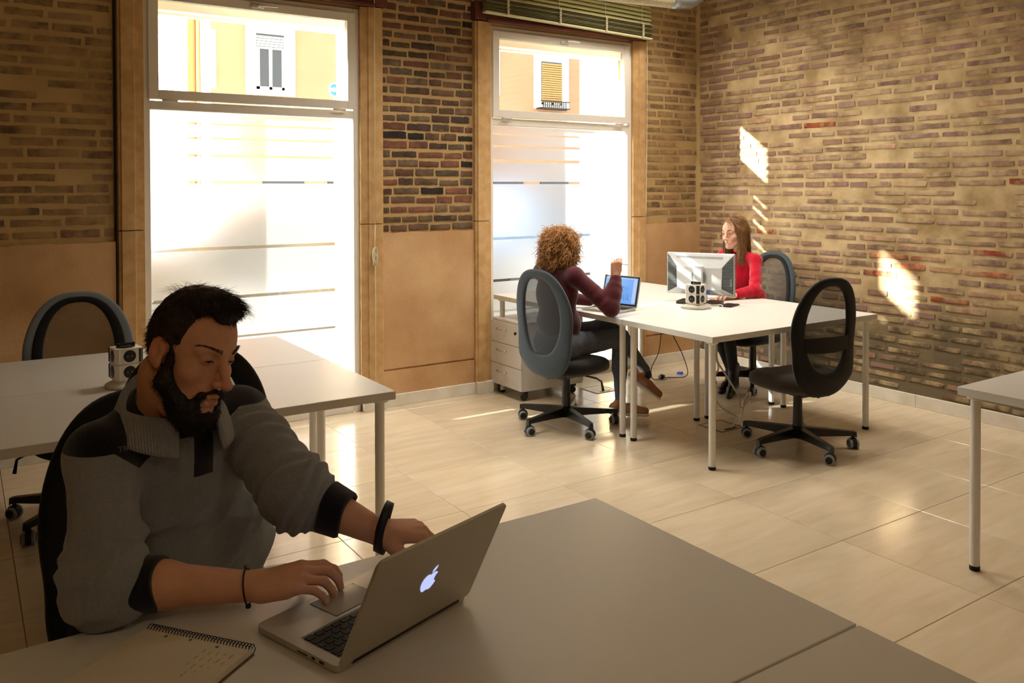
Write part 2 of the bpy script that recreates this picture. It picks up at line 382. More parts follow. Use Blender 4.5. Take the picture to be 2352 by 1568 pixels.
# window surrounds (pilasters)
def pilaster(name, x0, x1, inner_left):
    root = empty(name, (0, 0, 0), kind='structure')
    for z0, z1 in ((.09, 1.305), (1.31, 2.815)):
        g = G(); s = 1 if inner_left else -1; xa, xb = (x0, x1)
        P = [(xa, 0), (xb, 0), (xb, -.038), (xb - .05 * (1 if inner_left else .25), -.042), (xb - .055 * (1 if inner_left else .3), -.056), ((xa + .055 * (.3 if inner_left else 1)), -.056), (xa + .05 * (.25 if inner_left else 1), -.042), (xa, -.038)]
        g.prism(P, z0, z1, lambda u, v, w_: (u, D + v, w_)); auto_smooth(part('stone_section', g, M_surround, root), 30)
pilaster('trim_1', .797, .940, True); pilaster('trim_2', 2.330, 2.498, False); pilaster('trim_3', 3.252, 3.390, True); pilaster('trim_4', 4.825, 4.970, False)
M_lintel = mat('oxide red steel', '#6b2f22', .6, col2='#53251b', scale=6, bump=.2, bscale=70)
for k, (x0, x1) in enumerate(((.78, 2.52), (3.235, 4.985))):
    g = G(); g.box((x0, D - .075, 2.825), (x1, D - .002, 2.96), .003); g.box((x0 + .10, D - .095, 2.815), (x1 - .10, D - .06, 2.835), .003); g.box((x0 + .06, D - .085, 2.94), (x1 - .06, D - .03, 2.955), .002)
    part('trim_%d' % (k + 5), g, M_lintel, None, kind='structure')
# windows
def glassmat(name, tint, rough, refl):
    m = bpy.data.materials.new(name); m.use_nodes = True; t = NT(m); out = t.n('OutputMaterial'); tr = t.n('BsdfTransparent'); tr.inputs[0].default_value = tint
    gl = t.n('BsdfGlossy'); gl.inputs['Roughness'].default_value = rough; fr = t.n('Fresnel'); fr.inputs[0].default_value = 1.45; ml = t.n('Math', operation='MULTIPLY'); t.l(fr.outputs[0], ml.inputs[0]); ml.inputs[1].default_value = refl
    mx = t.n('MixShader'); t.l(ml.outputs[0], mx.inputs[0]); t.l(tr.outputs[0], mx.inputs[1]); t.l(gl.outputs[0], mx.inputs[2]); t.l(mx.outputs[0], out.inputs[0]); return m
M_glass = glassmat('clear glass', (.94, .96, .95, 1), .0, .9)
M_frost = bpy.data.materials.new('frosted film'); M_frost.use_nodes = True
t = NT(M_frost); out = t.n('OutputMaterial'); tl = t.n('BsdfTranslucent'); tl.inputs[0].default_value = (.62, .65, .68, 1); rf = t.n('BsdfRefraction'); rf.inputs['Roughness'].default_value = .33; rf.inputs['IOR'].default_value = 1.35; rf.inputs[0].default_value = (.95, .96, .98, 1)
df = t.n('BsdfDiffuse'); df.inputs[0].default_value = (.85, .86, .88, 1); m1 = t.n('MixShader'); m1.inputs[0].default_value = .84; t.l(tl.outputs[0], m1.inputs[1]); t.l(rf.outputs[0], m1.inputs[2])
m2 = t.n('MixShader'); m2.inputs[0].default_value = .10; t.l(m1.outputs[0], m2.inputs[1]); t.l(df.outputs[0], m2.inputs[2]); t.l(m2.outputs[0], out.inputs[0])
GY = D + .015
def window(idx, x0, x1, strips):
    root = empty('window_%d' % idx, (0, 0, 0), kind='structure'); fy0, fy1 = D - .008, D + .06
    zt = 2.80; zh = 2.102; fw = .045
    g = G()
    g.box((x0, fy0, 0.0), (x0 + fw, fy1, zt), .003); g.box((x1 - fw, fy0, 0.0), (x1, fy1, zt), .003); g.box((x0 + fw, fy0, zt - .045), (x1 - fw, fy1, zt), .003)
    g.box((x0 + fw, fy0, zh - .062), (x1 - fw, fy1, zh - .008), .003); g.box((x0 + fw, fy0, 0), (x1 - fw, fy1, .10), .003)
    part('window_frame', g, M_alu, root)
    # tilting sash
    s0, s1, b0, b1 = x0 + .035, x1 - .035, zh, zt - .035; sf = .058
    g = G(); g.box((s0, fy0 - .018, b0), (s0 + sf, fy0 + .03, b1), .003); g.box((s1 - sf, fy0 - .018, b0), (s1, fy0 + .03, b1), .003); g.box((s0 + sf, fy0 - .018, b1 - sf), (s1 - sf, fy0 + .03, b1), .003); g.box((s0 + sf, fy0 - .018, b0), (s1 - sf, fy0 + .03, b0 + sf), .003)
    sash = part('sash', g, M_alu, root)
    obj('pane', G().box((s0 + sf, GY, b0 + sf), (s1 - sf, GY + .006, b1 - sf)).me('pane', M_glass), root)
    for hx in (s0 + .12 , s1 - .12):
        g = G(); g.tube([(hx - .045, fy0 - .024, zh - .006), (hx + .045, fy0 - .024, zh - .006)], .007, 10); part('hinge', g, M_white, root, True)
    hx = (s0 + s1) / 2; g = G(); g.box((hx - .05, fy0 - .03, b1 - .045), (hx + .035, fy0 - .016, b1 - .018), .004); g.tube([(hx + .0, fy0 - .03, b1 - .032), (hx, fy0 - .06, b1 - .032), (hx + .03, fy0 - .068, b1 - .032), (hx + .11, fy0 - .064, b1 - .03)], [.009, .009, .009, .006], 10)
    auto_smooth(part('window_handle', g, M_white, root), 50)
    p0, p1 = x0 + fw, x1 - fw; zb, zt2 = .10, zh - .062
    obj('pane', G().box((p0, GY, zb), (p1, GY + .006, zt2)).me('pane', M_glass), root)
    # frosted film bands: full height at the right, clear strips elsewhere
    z = zt2
    for (zc, th, xe) in strips:
        if z - (zc + th / 2) > .004: obj('frosted_band', G().box((p0, GY - .002, zc + th / 2), (xe, GY - .0005, z)).me('frosted_band', M_frost), root)
        z = zc - th / 2
    obj('frosted_band', G().box((p0, GY - .002, zb), (xe, GY - .0005, z)).me('frosted_band', M_frost), root)
    if strips[0][2] < p1 - .01: obj('frosted_band', G().box((strips[0][2], GY - .002, zb), (p1, GY - .0005, zt2)).me('frosted_band', M_frost), root)
    # roller shutter box just outside
    g = G(); g.box((x0 + .002, D + .12, 2.668), (x1 - .002, D + .30, 2.798), .01); g.box((x0 + .02, D + .16, 2.655), (x1 - .02, D + .18, 2.668)); part('shutter_box', g, M_alu, root)
    for xs in (x0 + .01, x1 - .04): part('shutter_rail', G().box((xs, D + .15, 0), (xs + .03, D + .19, 2.667)), M_alu, root)
E2 = 2.155
window(1, WX[0][0], WX[0][1], [(1.965, .012, 2.16), (1.875, .012, 2.16), (1.765, .014, 2.16), (1.597, .016, 2.16), (1.176, .020, 2.16), (.860, .020, 2.16), (.602, .014, 2.16), (.43, .014, 2.16)])
window(2, WX[1][0], WX[1][1], [(1.975, .012, 4.395), (1.882, .018, 4.395), (1.770, .022, 4.395), (1.597, .018, 4.395), (1.165, .020, 4.395), (.840, .020, 4.395), (.60, .014, 4.395)])
# reveal lining outside
for x0, x1 in WX:
    pass
# ------------------------------------------------------------ outside
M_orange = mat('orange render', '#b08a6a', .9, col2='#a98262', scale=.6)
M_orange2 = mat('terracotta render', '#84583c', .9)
M_trimw = mat('white stucco trim', '#e6e0d6', .8)
M_dark = mat('dark window opening', '#3a3c3e', .3)
M_blindw = mat('white roller slats', '#d8d6d0', .6)
M_blindy = mat('straw coloured blind', '#b98c52', .7)
def ground():
    g = G(); g.box((-60, D + REV, -.25), (80, 60, -.12)); return part('street', g, mat('grey paving', '#67625a', .9, col2='#5c5850', scale=3), None, kind='structure')
ground()
FY = 22.0
bA = empty('apartment_house', (0, FY, 0), label='orange rendered town house with white trimmed windows seen across the street', cat='building')
def bx(name, a, b, m, parent, bev=0, **kw):
    a = tuple(p - q for p, q in zip(a, parent.location)); b = tuple(p - q for p, q in zip(b, parent.location)); return obj(name, G().box(a, b, bev).me(name, m), parent, **kw)
x_l, x_c = .217 * (FY + 1.2), .242 * FY
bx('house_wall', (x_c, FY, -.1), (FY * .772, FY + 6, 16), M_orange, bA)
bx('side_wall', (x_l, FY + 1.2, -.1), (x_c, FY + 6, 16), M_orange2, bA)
def far_window(rx0, rx1, z0, z1, shut, m_sh, parent, lbl):
    x0, x1 = rx0 * FY, rx1 * FY; fr = obj('window', G().box((x0 - .26, -.06, z0 - .15), (x1 + .30, .02, z1 + .35)).me('window', M_trimw), parent)
    obj('glazing', G().box((x0, -.075, z0), (x1, -.05, z1)).me('glazing', M_dark), fr)
    g = G()
    n = int((z1 - shut) / .07)
    for k in range(n): g.box((x0, -.12, shut + k * .07), (x1, -.08, shut + k * .07 + .055), .01)
    obj('slat_blind', g.me('slat_blind', m_sh), fr)
    g = G(); xm = (x0 + x1) / 2
    for xx in (x0, xm - .04, x1 - .07): g.box((xx, -.10, z0), (xx + .08, -.07, shut))
    g.box((x0, -.10, z0), (x1, -.07, z0 + .07)); obj('casement', g.me('casement', M_trimw), fr); return fr
zz = lambda px_y, r_: CAMZ + (432 - px_y) / 1940 * FY * (.83 + .557 * r_) 
far_window(.293, .326, zz(205, .3), zz(78, .3), zz(113, .3), M_blindw, bA, '')
fw2 = far_window(.701, .737, zz(240, .7), zz(142, .7), zz(236, .7), M_blindy, bA, '')
g = G()
for k in range(12): g.box((.695 * FY + k * .08, -.35, zz(255, .7)), (.695 * FY + k * .08 + .02, -.33, zz(234, .7)))
g.box((.692 * FY, -.36, zz(236, .7)), (.742 * FY, -.32, zz(236, .7) + .03)); g.box((.692 * FY, -.36, zz(252, .7)), (.742 * FY, -.05, zz(252, .7) + .04)); obj('balcony_rail', g.me('balcony_rail', M_blackpl), bA)
far_window(.46, .497, zz(205, .46), zz(78, .46), zz(150, .46), M_blindw, bA, ''); far_window(.58, .617, zz(205, .6), zz(78, .6), zz(120, .6), M_blindw, bA, '')
for r_ in (.30, .38, .46, .54, .62, .70):
    x0 = r_ * FY; f0 = obj('shop_opening', G().box((x0, -.05, 0), (x0 + 1.1, .02, 2.3)).me('shop_opening', M_dark), bA)
g = G(); g.tube([(x_l + .25, 1.14, 0), (x_l + .25, 1.14, 15)], .05, 8); part('drain_pipe', g, mat('ochre pipe', '#c98f58', .6), bA)
g = G()
for k in range(3): g.tube([(x_l + .42 + .03 * k, 1.12, 0)] + [(x_l + .42 + .05 * math.sin(z_ * .9 + k) + .03 * k, 1.12, z_) for z_ in range(1, 15)], .015, 6)
part('cables', g, M_grey_pl, bA)
g = G(); g.box((x_c + .0, -.03, zz(205, .26)), (x_c + .13, .02, zz(70, .26)))
for k in range(18): g.box((x_c + .01, -.06, zz(205, .26) + k * .08), (x_c + .12, -.02, zz(205, .26) + k * .08 + .05))
part('louvred_shutter', g, M_blindw, bA)
bB = empty('white_house', (FY * .80, FY + 4, 0), label='pale rendered house standing behind and to the right of the orange one', cat='building')
obj('house_wall', G().box((0, 0, 0), (14, 8, 13)).me('house_wall', M_trimw), bB)
for k in range(3): obj('window', G().box((1 + 3.5 * k, -.05, 4), (2.1 + 3.5 * k, .02, 5.8)).me('window', M_dark), bB)
obj('roof', G().box((-.3, -.4, 13), (14.3, 8.4, 13.4)).me('roof', M_orange2), bB)
obj('roof', G().box((x_c - .4, -.5, 16), (FY * .772 + .2, 6.4, 16.4)).me('roof', M_orange2), bA)
# street sign
sg = empty('round_street_sign', (6.72, 17.2, 0), label='round blue and white street sign on a pole outside the left window', cat='sign')
g = G(); g.tube([(0, .04, -.1), (0, .04, 3.75)], .025, 8); part('pole', g, M_grey_pl, sg)
M_blue = mat('sign blue', '#2f6fc0', .5)
g = G(); g.lathe([(.0, -.01), (.155, -.01), (.155, .005), (0, .005)], 32, (0, 0, 3.66), 'y'); pl = part('sign_plate', g, M_trimw, sg)
g = G(); ring = [(math.cos(a_) * .12, math.sin(a_) * .12) for a_ in [k * math.pi / 12 for k in range(2, 11)]] + [(-.09, .02), (-.03, .05), (0, .03), (.03, .05), (.09, .02)]
g.prism(ring, -.014, -.010, lambda u, v, w_: (u, w_, v + 3.66)); g.prism([(-u, -v - .01) for u, v in ring], -.014, -.010, lambda u, v, w_: (u, w_, v + 3.66)); obj('emblem', g.me('emblem', M_blue), pl)
# parked cars glimpsed through the clear strips
def car(loc, rz, c, lbl):
    root = empty('parked_car', loc, rz, label=lbl, cat='car')
    prof = [(-2.1, .35), (-2.15, .75), (-1.9, .95), (-1.25, 1.02), (-.75, 1.42), (.9, 1.45), (1.6, 1.05), (2.05, .95), (2.12, .4)]
    g = G(); P = prof; n = len(P); V = []
    for yy, k in ((-.82, .97), (-.78, 1), (.78, 1), (.82, .97)): V += [(u, yy * (1 if v < 1.03 else .86), .3 + (v - .3) * k) for u, v in P]
    F = [(i + j * n, (i + 1) % n + j * n, (i + 1) % n + (j + 1) * n, i + (j + 1) * n) for j in range(3) for i in range(n)] + [tuple(range(n)), tuple(range(4 * n - 1, 3 * n - 1, -1))]
    g.add(V, F); auto_smooth(part('body', g, mat('car paint', c, .25, .3), root), 30)
    for s in (-1, 1):
        g = G(); g.prism([(-1.1, 1.04), (-.72, 1.36), (.85, 1.38), (1.3, 1.07)], s * .70, s * .73 + s * .1, lambda u, v, w_: (u, w_, v)); obj('side_window', g.me('side_window', M_dark), root)
        for x in (-1.35, 1.35):
            g = G(); g.lathe([(0, -.1), (.3, -.1), (.32, -.06), (.32, .06), (.3, .1), (0, .1)], 20, (x, s * .74, .2), 'y'); part('wheel', g, M_rubber, root, True)
car((4.4, 13.5, -.1), .05, '#c9ccd0', 'silver car parked across the street outside the left window'); car((9.4, 13.6, -.1), 0, '#56677d', 'blue car parked across the street outside the right window'); car((3.3, 10.6, -.1), .0, '#34363a', 'dark grey car parked nearest the left window')
# ------------------------------------------------------------ added fill lights, unseen: lamps behind the camera, panels over the desks
for i, (x, y) in enumerate(((-.4, -1.3), (2.4, -1.3))):
    root = empty('fill_lamp', (x, y, ZC), label='added square fill lamp out of view %s' % ['behind the camera at left', 'behind the camera at right', 'over the left desks', 'over the right desks'][i], cat='lamp', group='added fill lamps')
    g = G(); g.box((-.32, -.32, -.05), (.32, .32, 0), .005); part('fill_housing', g, M_white, root)
    L = bpy.data.lights.new('fill_lamp_light', 'AREA'); L.shape = 'SQUARE'; L.size = .56; L.energy = FILL_LAMP_W; L.color = (1, .80, .55); lo_ = obj('fill_lamp_light', L, root, (0, 0, -.055))
for i, (x, y, k_) in enumerate(((2.75, 4.2, 1.0), (4.35, 3.3, .62), (4.5, 4.7, 1.3))):  # unseen panels added to brighten the middle of the room
    root = empty('fill_panel', (x, y, ZC), label='added long fill light panel out of view %s' % ['above the aisle between the desk groups', 'above the near desk of the right group', 'above the two women'][i], cat='lamp', group='added fill light panels')
    g = G(); g.box((-.62, -.32, -.05), (.62, .32, 0), .005); part('fill_housing', g, M_white, root)
    L = bpy.data.lights.new('fill_panel_light', 'AREA'); L.shape = 'RECTANGLE'; L.size = 1.15; L.size_y = .56; L.energy = FILL_PANEL_W * k_; L.color = (1, .91, .80); L.spread = math.radians(115); obj('fill_panel_light', L, root, (0, 0, -.055))
# ------------------------------------------------------------ desks
def desk(x0, y0, sx, sy, lbl, group, inset=.05, zt=.745):
    root = empty('desk', (x0, y0, 0), label=lbl, cat='desk', group=group)
    g = G(); g.box((0.001, .001, zt - .034), (sx - .001, sy - .001, zt), .0015); part('tabletop', g, M_white, root)
    for lx in (inset, sx - inset):
        for ly in (inset, sy - inset):
            g = G(); g.lathe([(.0195, .018), (.0195, zt - .05), (.033, zt - .045), (.033, zt - .035)], 20, (lx, ly, 0)); leg = auto_smooth(part('leg', g, M_leg, root), 50)
            g = G(); g.lathe([(.018, 0), (.0205, .002), (.0205, .019), (.018, .02)], 20, (lx, ly, 0)); auto_smooth(part('rubber_foot', g, M_rubber, leg), 50)
    return root
GR = 'white desks of the right group'; GL = 'white desks of the left group'; GF = 'white desks in the foreground'
desk(3.400, 3.225, 1.50, .752, 'white desk nearest the camera in the right group, with the black chair at it', GR)
desk(3.400, 3.980, .748, 1.50, 'white desk with the open laptop, in front of the woman in maroon', GR)
desk(4.150, 3.980, .748, 1.50, 'white desk with the monitor, in front of the woman in red', GR)
desk(-.045, 3.085, 1.50, .76, 'white desk directly behind the bearded man, near half of the left pair', GL)
desk(-.045, 3.848, 1.50, .775, 'white desk behind the man nearer the window, far half of the left pair', GL)
desk(-.115, .950, 1.50, .775, 'white desk in the foreground carrying the silver laptop and the notebook', GF)
desk(-.115, .195, 1.50, .752, 'white desk in the bottom right corner, nearest the camera', GF)
desk(3.378, .365, .752, 1.50, 'white desk cut off by the right edge of the photo', None)
# ------------------------------------------------------------ task chairs
def fabric(name, c, c2):
    return mat(name, c, .95, col2=c2, scale=400, bump=.35, bscale=700, sheen=.25, spec=.2)
F_black = fabric('black woven fabric', '#121110', '#1b1a18'); F_grey = fabric('slate woven fabric', '#3b454c', '#47525a'); F_lgrey = fabric('grey woven fabric', '#697276', '#788185'); F_brown = fabric('brown black seat fabric', '#2f2720', '#38302a')
def meshmat(name, c, fill):
    m = bpy.data.materials.new(name); m.use_nodes = True; t = NT(m); out = t.n('OutputMaterial'); b = t.n('BsdfPrincipled'); b.inputs['Base Color'].default_value = lin(c); b.inputs['Roughness'].default_value = .6
    tc = t.n('TexCoord'); sp = t.n('SeparateXYZ'); t.l(tc.outputs['Object'], sp.inputs[0]); F = 2 * math.pi / .0042; ds = []
    for sg_ in (1, -1):
        a1 = t.n('Math', operation='MULTIPLY'); t.l(sp.outputs[0], a1.inputs[0]); a1.inputs[1].default_value = F * sg_
        a2 = t.n('Math', operation='MULTIPLY_ADD'); t.l(sp.outputs[2], a2.inputs[0]); a2.inputs[1].default_value = F; t.l(a1.outputs[0], a2.inputs[2])
        s1 = t.n('Math', operation='SINE'); t.l(a2.outputs[0], s1.inputs[0]); ds.append(s1)
    mm = t.n('Math', operation='MINIMUM'); t.l(ds[0].outputs[0], mm.inputs[0]); t.l(ds[1].outputs[0], mm.inputs[1])
    gt = t.n('Math', operation='GREATER_THAN'); t.l(mm.outputs[0], gt.inputs[0]); gt.inputs[1].default_value = fill
    tr = t.n('BsdfTransparent'); mx = t.n('MixShader'); t.l(gt.outputs[0], mx.inputs[0]); t.l(b.outputs[0], mx.inputs[1]); t.l(tr.outputs[0], mx.inputs[2]); t.l(mx.outputs[0], out.inputs[0]); return m
M_net = meshmat('black net', '#15130f', -.30)
M_net2 = meshmat('dense black net', '#16191c', .12)
def chair(loc, yaw, lbl, frame, trim, net, seat, base_rot=0.0, lean=0.0, seat_up=0.0, two_tone=False, band_on=False):
    """yaw: direction faced, degrees from +Y towards +X"""
    root = empty('office_chair', loc, -math.radians(yaw), label=lbl, cat='chair', group='office chairs with oval mesh backs')
    R_ = .325
    g = G(); g.lathe([(.035, .062), (.04, .075), (.04, .125), (.03, .135), (.026, .30), (.026, .33)], 20); g.lathe([(.014, .30), (.014, .40)], 14); auto_smooth(part('gas_column', g, M_black_steel, root), 40)
    for k in range(5):
        a_ = base_rot + k * 2 * math.pi / 5; ca, sa = math.cos(a_), math.sin(a_)
        fr = lambda u, v, z_: (u * ca - v * sa, u * sa + v * ca, z_)
        g = G(); V = []
        for u, hw, z0, z1 in ((.02, .026, .068, .128), (.16, .022, .075, .118), (R_, .017, .078, .104), (R_ + .018, .014, .066, .100)): V += [fr(u, -hw, z0), fr(u, hw, z0), fr(u, hw * .82, z1), fr(u, -hw * .82, z1)]
        F = [(0, 1, 2, 3), (15, 14, 13, 12)] + [(4 * i + j, 4 * i + 4 + j, 4 * i + 4 + (j + 1) % 4, 4 * i + (j + 1) % 4) for i in range(3) for j in range(4)]
        g.add(V, F); arm = auto_smooth(part('base_arm', g, M_black_steel, root), 30)
        g = G(); ax = a_ + 1.3 + k; dx, dy = math.cos(ax), math.sin(ax); cx, cy, _ = fr(R_, 0, 0)
        rot = Matrix.Rotation(ax, 3, 'Z')
        for s_ in (-1, 1): g.lathe([(0, s_ * .010), (.024, s_ * .010), (.030, s_ * .013), (.030, s_ * .024), (.025, s_ * .028), (0, s_ * .028)][::s_], 20, (cx, cy, .030), 'x', rot)
        cs = auto_smooth(part('caster', g, M_grey_pl, arm), 40)
        g = G(); g.lathe([(0, -.0285), (.020, -.031), (.020, .031), (0, .0285)], 16, (cx, cy, .030), 'x', rot); g.tube([(cx, cy, .03), (cx, cy, .085)], .010, 10)
        g.lathe([(.0, -.012), (.0325, -.012), (.0325, .012), (0, .012)], 16, (cx, cy, .034), 'x', rot); auto_smooth(obj('caster_housing', g.me('caster_housing', M_blackpl), cs), 40)
    zs = .47 + seat_up
    g = G(); V = []
    for z_, hx, y0, y1 in ((.325, .05, -.06, .06), (.335, .10, -.13, .11), (zs - .105, .15, -.17, .15), (zs - .10, .15, -.17, .15)): V += [(-hx, y0, z_), (hx, y0, z_), (hx, y1, z_), (-hx, y1, z_)]
    g.add(V, [(3, 2, 1, 0), (12, 13, 14, 15)] + [(4 * i + j, 4 * i + (j + 1) % 4, 4 * i + 4 + (j + 1) % 4, 4 * i + 4 + j) for i in range(3) for j in range(4)]); part('tilt_mechanism', g, M_blackpl, root)
    g = G(); g.tube([(.10, .02, zs - .12), (.24, .03, zs - .125), (.275, .035, zs - .14), (.285, .04, zs - .20)], [.006, .006, .006, .009], 8); part('lever', g, M_blackpl, root, True)
    # seat cushion: superellipse with waterfall front
    def seatf(u, v):
        t_ = 2 * math.pi * u; c_, s_ = math.cos(t_), math.sin(t_); e_ = .62
        ph = -math.pi / 2 + math.pi * v; rr = max(1e-4, math.cos(ph)) ** .42; zz_ = math.sin(ph)
        x = .245 * rr * math.copysign(abs(c_) ** e_, c_); y = .235 * rr * math.copysign(abs(s_) ** e_, s_)
        z_ = zs - .062 + .060 * math.copysign(abs(zz_) ** .7, zz_)
        z_ += -.03 * max(0, (y - .10) / .135) ** 2 + .018 * (x / .25) ** 2 - .006 + .01 * max(0, (-y - .05) / .2)
        return (x, y + .015, z_)
    g = G(); g.grid(seatf, 44, 17, True); part('seat', g, seat, root, True)
    # back: outline in (x, v) with v = height; curved surface
    z0, z1 = .345 + seat_up, 1.045 + seat_up
    def surf(x, z_):
        s_ = (z_ - z0) / (z1 - z0)
        y = -.245 + .02 * math.sin(s_ * 3.0) + lean * (s_ - .3) - .075 * max(0, s_ - .45) ** 1.4 + .05 * max(0, .18 - s_) / .18
        y += .55 * x * x * (1.1 - .5 * s_)
        return y
    def outer(t_):
        c_, s_ = math.cos(t_), math.sin(t_); zz_ = math.copysign(abs(s_) ** .86, s_); zc = (z0 + z1) / 2; z_ = zc + (z1 - z0) / 2 * zz_
        w_ = .255 - .018 * zz_ - .022 * math.exp(-((zz_ + .25) / .32) ** 2) + (.0 if zz_ > -.4 else -.02 * (abs(zz_) - .4))
        return (w_ * math.copysign(abs(c_) ** .78, c_), z_)
    def inner(t_):
        c_, s_ = math.cos(t_), math.sin(t_); zc = z0 + .400; hh = .248; z_ = zc + hh * math.copysign(abs(s_) ** .9, s_)
        w_ = .160 - .012 * s_; w_ -= .02 * max(0, -s_)
        return (w_ * math.copysign(abs(c_) ** .8, c_), z_)
    NT_, NC = 72, 16
    def ringf(u, v, a0=0., a1=1., th=.015, off=0.):
        t_ = 2 * math.pi * u; ox, oz = outer(t_); ix, iz = inner(t_); ph = 2 * math.pi * v
        k = .5 + .5 * math.copysign(abs(math.cos(ph)) ** .55, math.cos(ph)); k = a0 + (a1 - a0) * k
        x = ix + (ox - ix) * k; z_ = iz + (oz - iz) * k; return (x, surf(x, z_) + off + th * math.copysign(abs(math.sin(ph)) ** .75, math.sin(ph)), z_)
    g = G(); g.grid(lambda u, v: ringf(u, v, 0, 1), NT_, NC + 1, True); g.cur = 1
    part('back_frame', g, [frame, trim], root, True)
    if two_tone:
        g = G(); g.grid(lambda u, v: ringf(u, v, -.02, .56, .013, .009), NT_, NC + 1, True); part('inner_trim', g, trim, root, True)
    def panel(u, v):
        ix, iz = inner(0); t_ = u * 2 * math.pi; px_, pz_ = inner(t_); zc = z0 + .400; x = px_ * v * 1.04; z_ = zc + (pz_ - zc) * v * 1.03; return (x, surf(x, z_) + .003, z_)
    g = G(); g.grid(panel, 48, 12, True); part('mesh_panel', g, net, root, True)
    if band_on:
        g = G(); V = []
        def band(u, v):
            x = -.165 + .33 * u; z_ = z0 + .275 + .078 * v - .012 * math.sin(u * math.pi) * (1 - v); return (x, surf(x, z_) - .012, z_)
        g.grid(band, 16, 4); g.grid(lambda u, v: (band(u, v)[0], band(u, v)[1] - .006, band(u, v)[2]), 16, 4, flip=True); part('lumbar_band', g, trim, root, True)
    g = G(); V = []
    g.tube([(0, -.06, zs - .10), (0, -.16, zs - .11), (0, surf(0, z0 + .06) + .03, z0 + .06), (0, surf(0, z0 + .12) + .01, z0 + .12)], [.03, .03, .024, .015], 8); part('back_bracket', g, M_blackpl, root, True)
    return root
def rot_for(cx, cy, x, y, yaw): # base_rot so that an arm points at (x,y)
    return math.atan2(y - cy, x - cx) + math.radians(yaw)
chair((3.30, 4.42, 0), 80, 'slate grey office chair with the woman in maroon sitting in it', F_grey, F_black, M_net2, F_black, rot_for(3.29, 4.43, 2.979, 4.395, 82))
chair((4.17, 3.27, 0), 8, 'empty black office chair pushed in at the near desk of the right group', F_black, F_black, M_net, F_brown, rot_for(4.17, 3.27, 3.825, 3.278, 8), band_on=True)
chair((5.19, 4.50, 0), 268, 'grey office chair by the brick wall with the woman in red in it', F_grey, F_black, M_net, F_black, rot_for(5.19, 4.5, 4.945, 4.29, 268), two_tone=True)
chair((.490, 4.47, 0), 182, 'empty grey framed office chair at the far side of the left desks', F_lgrey, F_black, M_net, F_black, rot_for(.49, 4.47, .205, 4.64, 182), two_tone=True)
chair((.72, 3.20, 0), 16, 'black office chair at the left desks, half hidden by the head of the man', F_black, F_black, M_net, F_black, .3)
chair((.43, 2.09, 0), 168, 'black office chair in which the bearded man sits', F_black, F_black, M_net, F_black, .8)
# ------------------------------------------------------------ drawer pedestals
def pedestal(loc, rz, lbl, W_=.42, Dp=.56, H=.575):
    root = empty('drawer_pedestal', loc, rz, label=lbl, cat='cabinet', group='white drawer pedestals')
    # local: front faces -x
    g = G(); g.box((.018, 0, .075), (Dp, W_, H - .02), .001); g.box((.012, .0, H - .019), (Dp, W_, H), .002); part('carcass', g, M_white, root)
    hz = (H - .02 - .075) / 3
    for k in range(3):
        z0 = .075 + k * hz; dr = part('drawer', G().box((0, .003, z0 + .002), (.017, W_ - .003, z0 + hz - .002), .001), M_white, root)
        g = G(); yc = W_ * .62; zc = z0 + hz * .66; g.tube([(0, yc - .06, zc), (-.018, yc - .055, zc), (-.028, yc - .03, zc), (-.028, yc + .03, zc), (-.018, yc + .055, zc), (0, yc + .06, zc)], .0055, 8); obj('drawer_handle', g.me('drawer_handle', M_chrome, True), dr)
        if k == 2:
            g = G(); g.lathe([(0, -.006), (.009, -.006), (.009, .0)], 14, (0, .07, z0 + hz * .62), 'x'); g.box((-.016, .066, z0 + hz * .62 - .012), (-.005, .074, z0 + hz * .62 + .010), .002); obj('lock', g.me('lock', M_blackpl), dr)
    for x in (.06, Dp - .06):
        for y in (.05, W_ - .05):
            g = G(); g.lathe([(0, -.02), (.024, -.02), (.026, 0), (.024, .02), (0, .02)], 16, (x, y, .026), 'x', Matrix.Rotation(.6 + x, 3, 'Z')); g.box((x - .02, y - .02, .05), (x + .02, y + .02, .075)); auto_smooth(part('caster', g, M_blackpl, root), 40)
    return root
pedestal((3.385, 5.075, 0), 0, 'white three drawer pedestal with chrome pulls under the window side desk')
pedestal((.66, 4.12, 0), math.radians(-90), 'white drawer pedestal under the left desks, mostly hidden by the man')
# ------------------------------------------------------------ floor boxes, cables
def floor_box(x, y, lbl, open_=True):
    root = empty('floor_box', (x, y, 0), label=lbl, cat='floor outlet', group='floor sockets boxes')
    g = G(); s = .105
    for a_, b_ in (((-s, -s), (s, -s + .012)), ((-s, s - .012), (s, s)), ((-s, -s + .012), (-s + .012, s - .012)), ((s - .012, -s + .012), (s, s - .012))): g.box((a_[0], a_[1], 0.0005), (b_[0], b_[1], .004), .001)
    part('metal_rim', g, mat('brushed rim', '#77736a', .35, .8), root); part('lid', G().box((-s + .013, -s + .013, .0005), (s - .013, s - .013, .003), .001), mat('lid insert', '#c3a988', .4), root)
    part('cable_slot', G().box((-.05, -s + .016, .003), (.05, -s + .040, .0045)), M_blackpl, root); return root
floor_box(4.11, 5.08, 'floor socket lid behind the pedestal under the window side desk')
floor_box(4.13, 3.84, 'floor socket box with the white cables going into it')
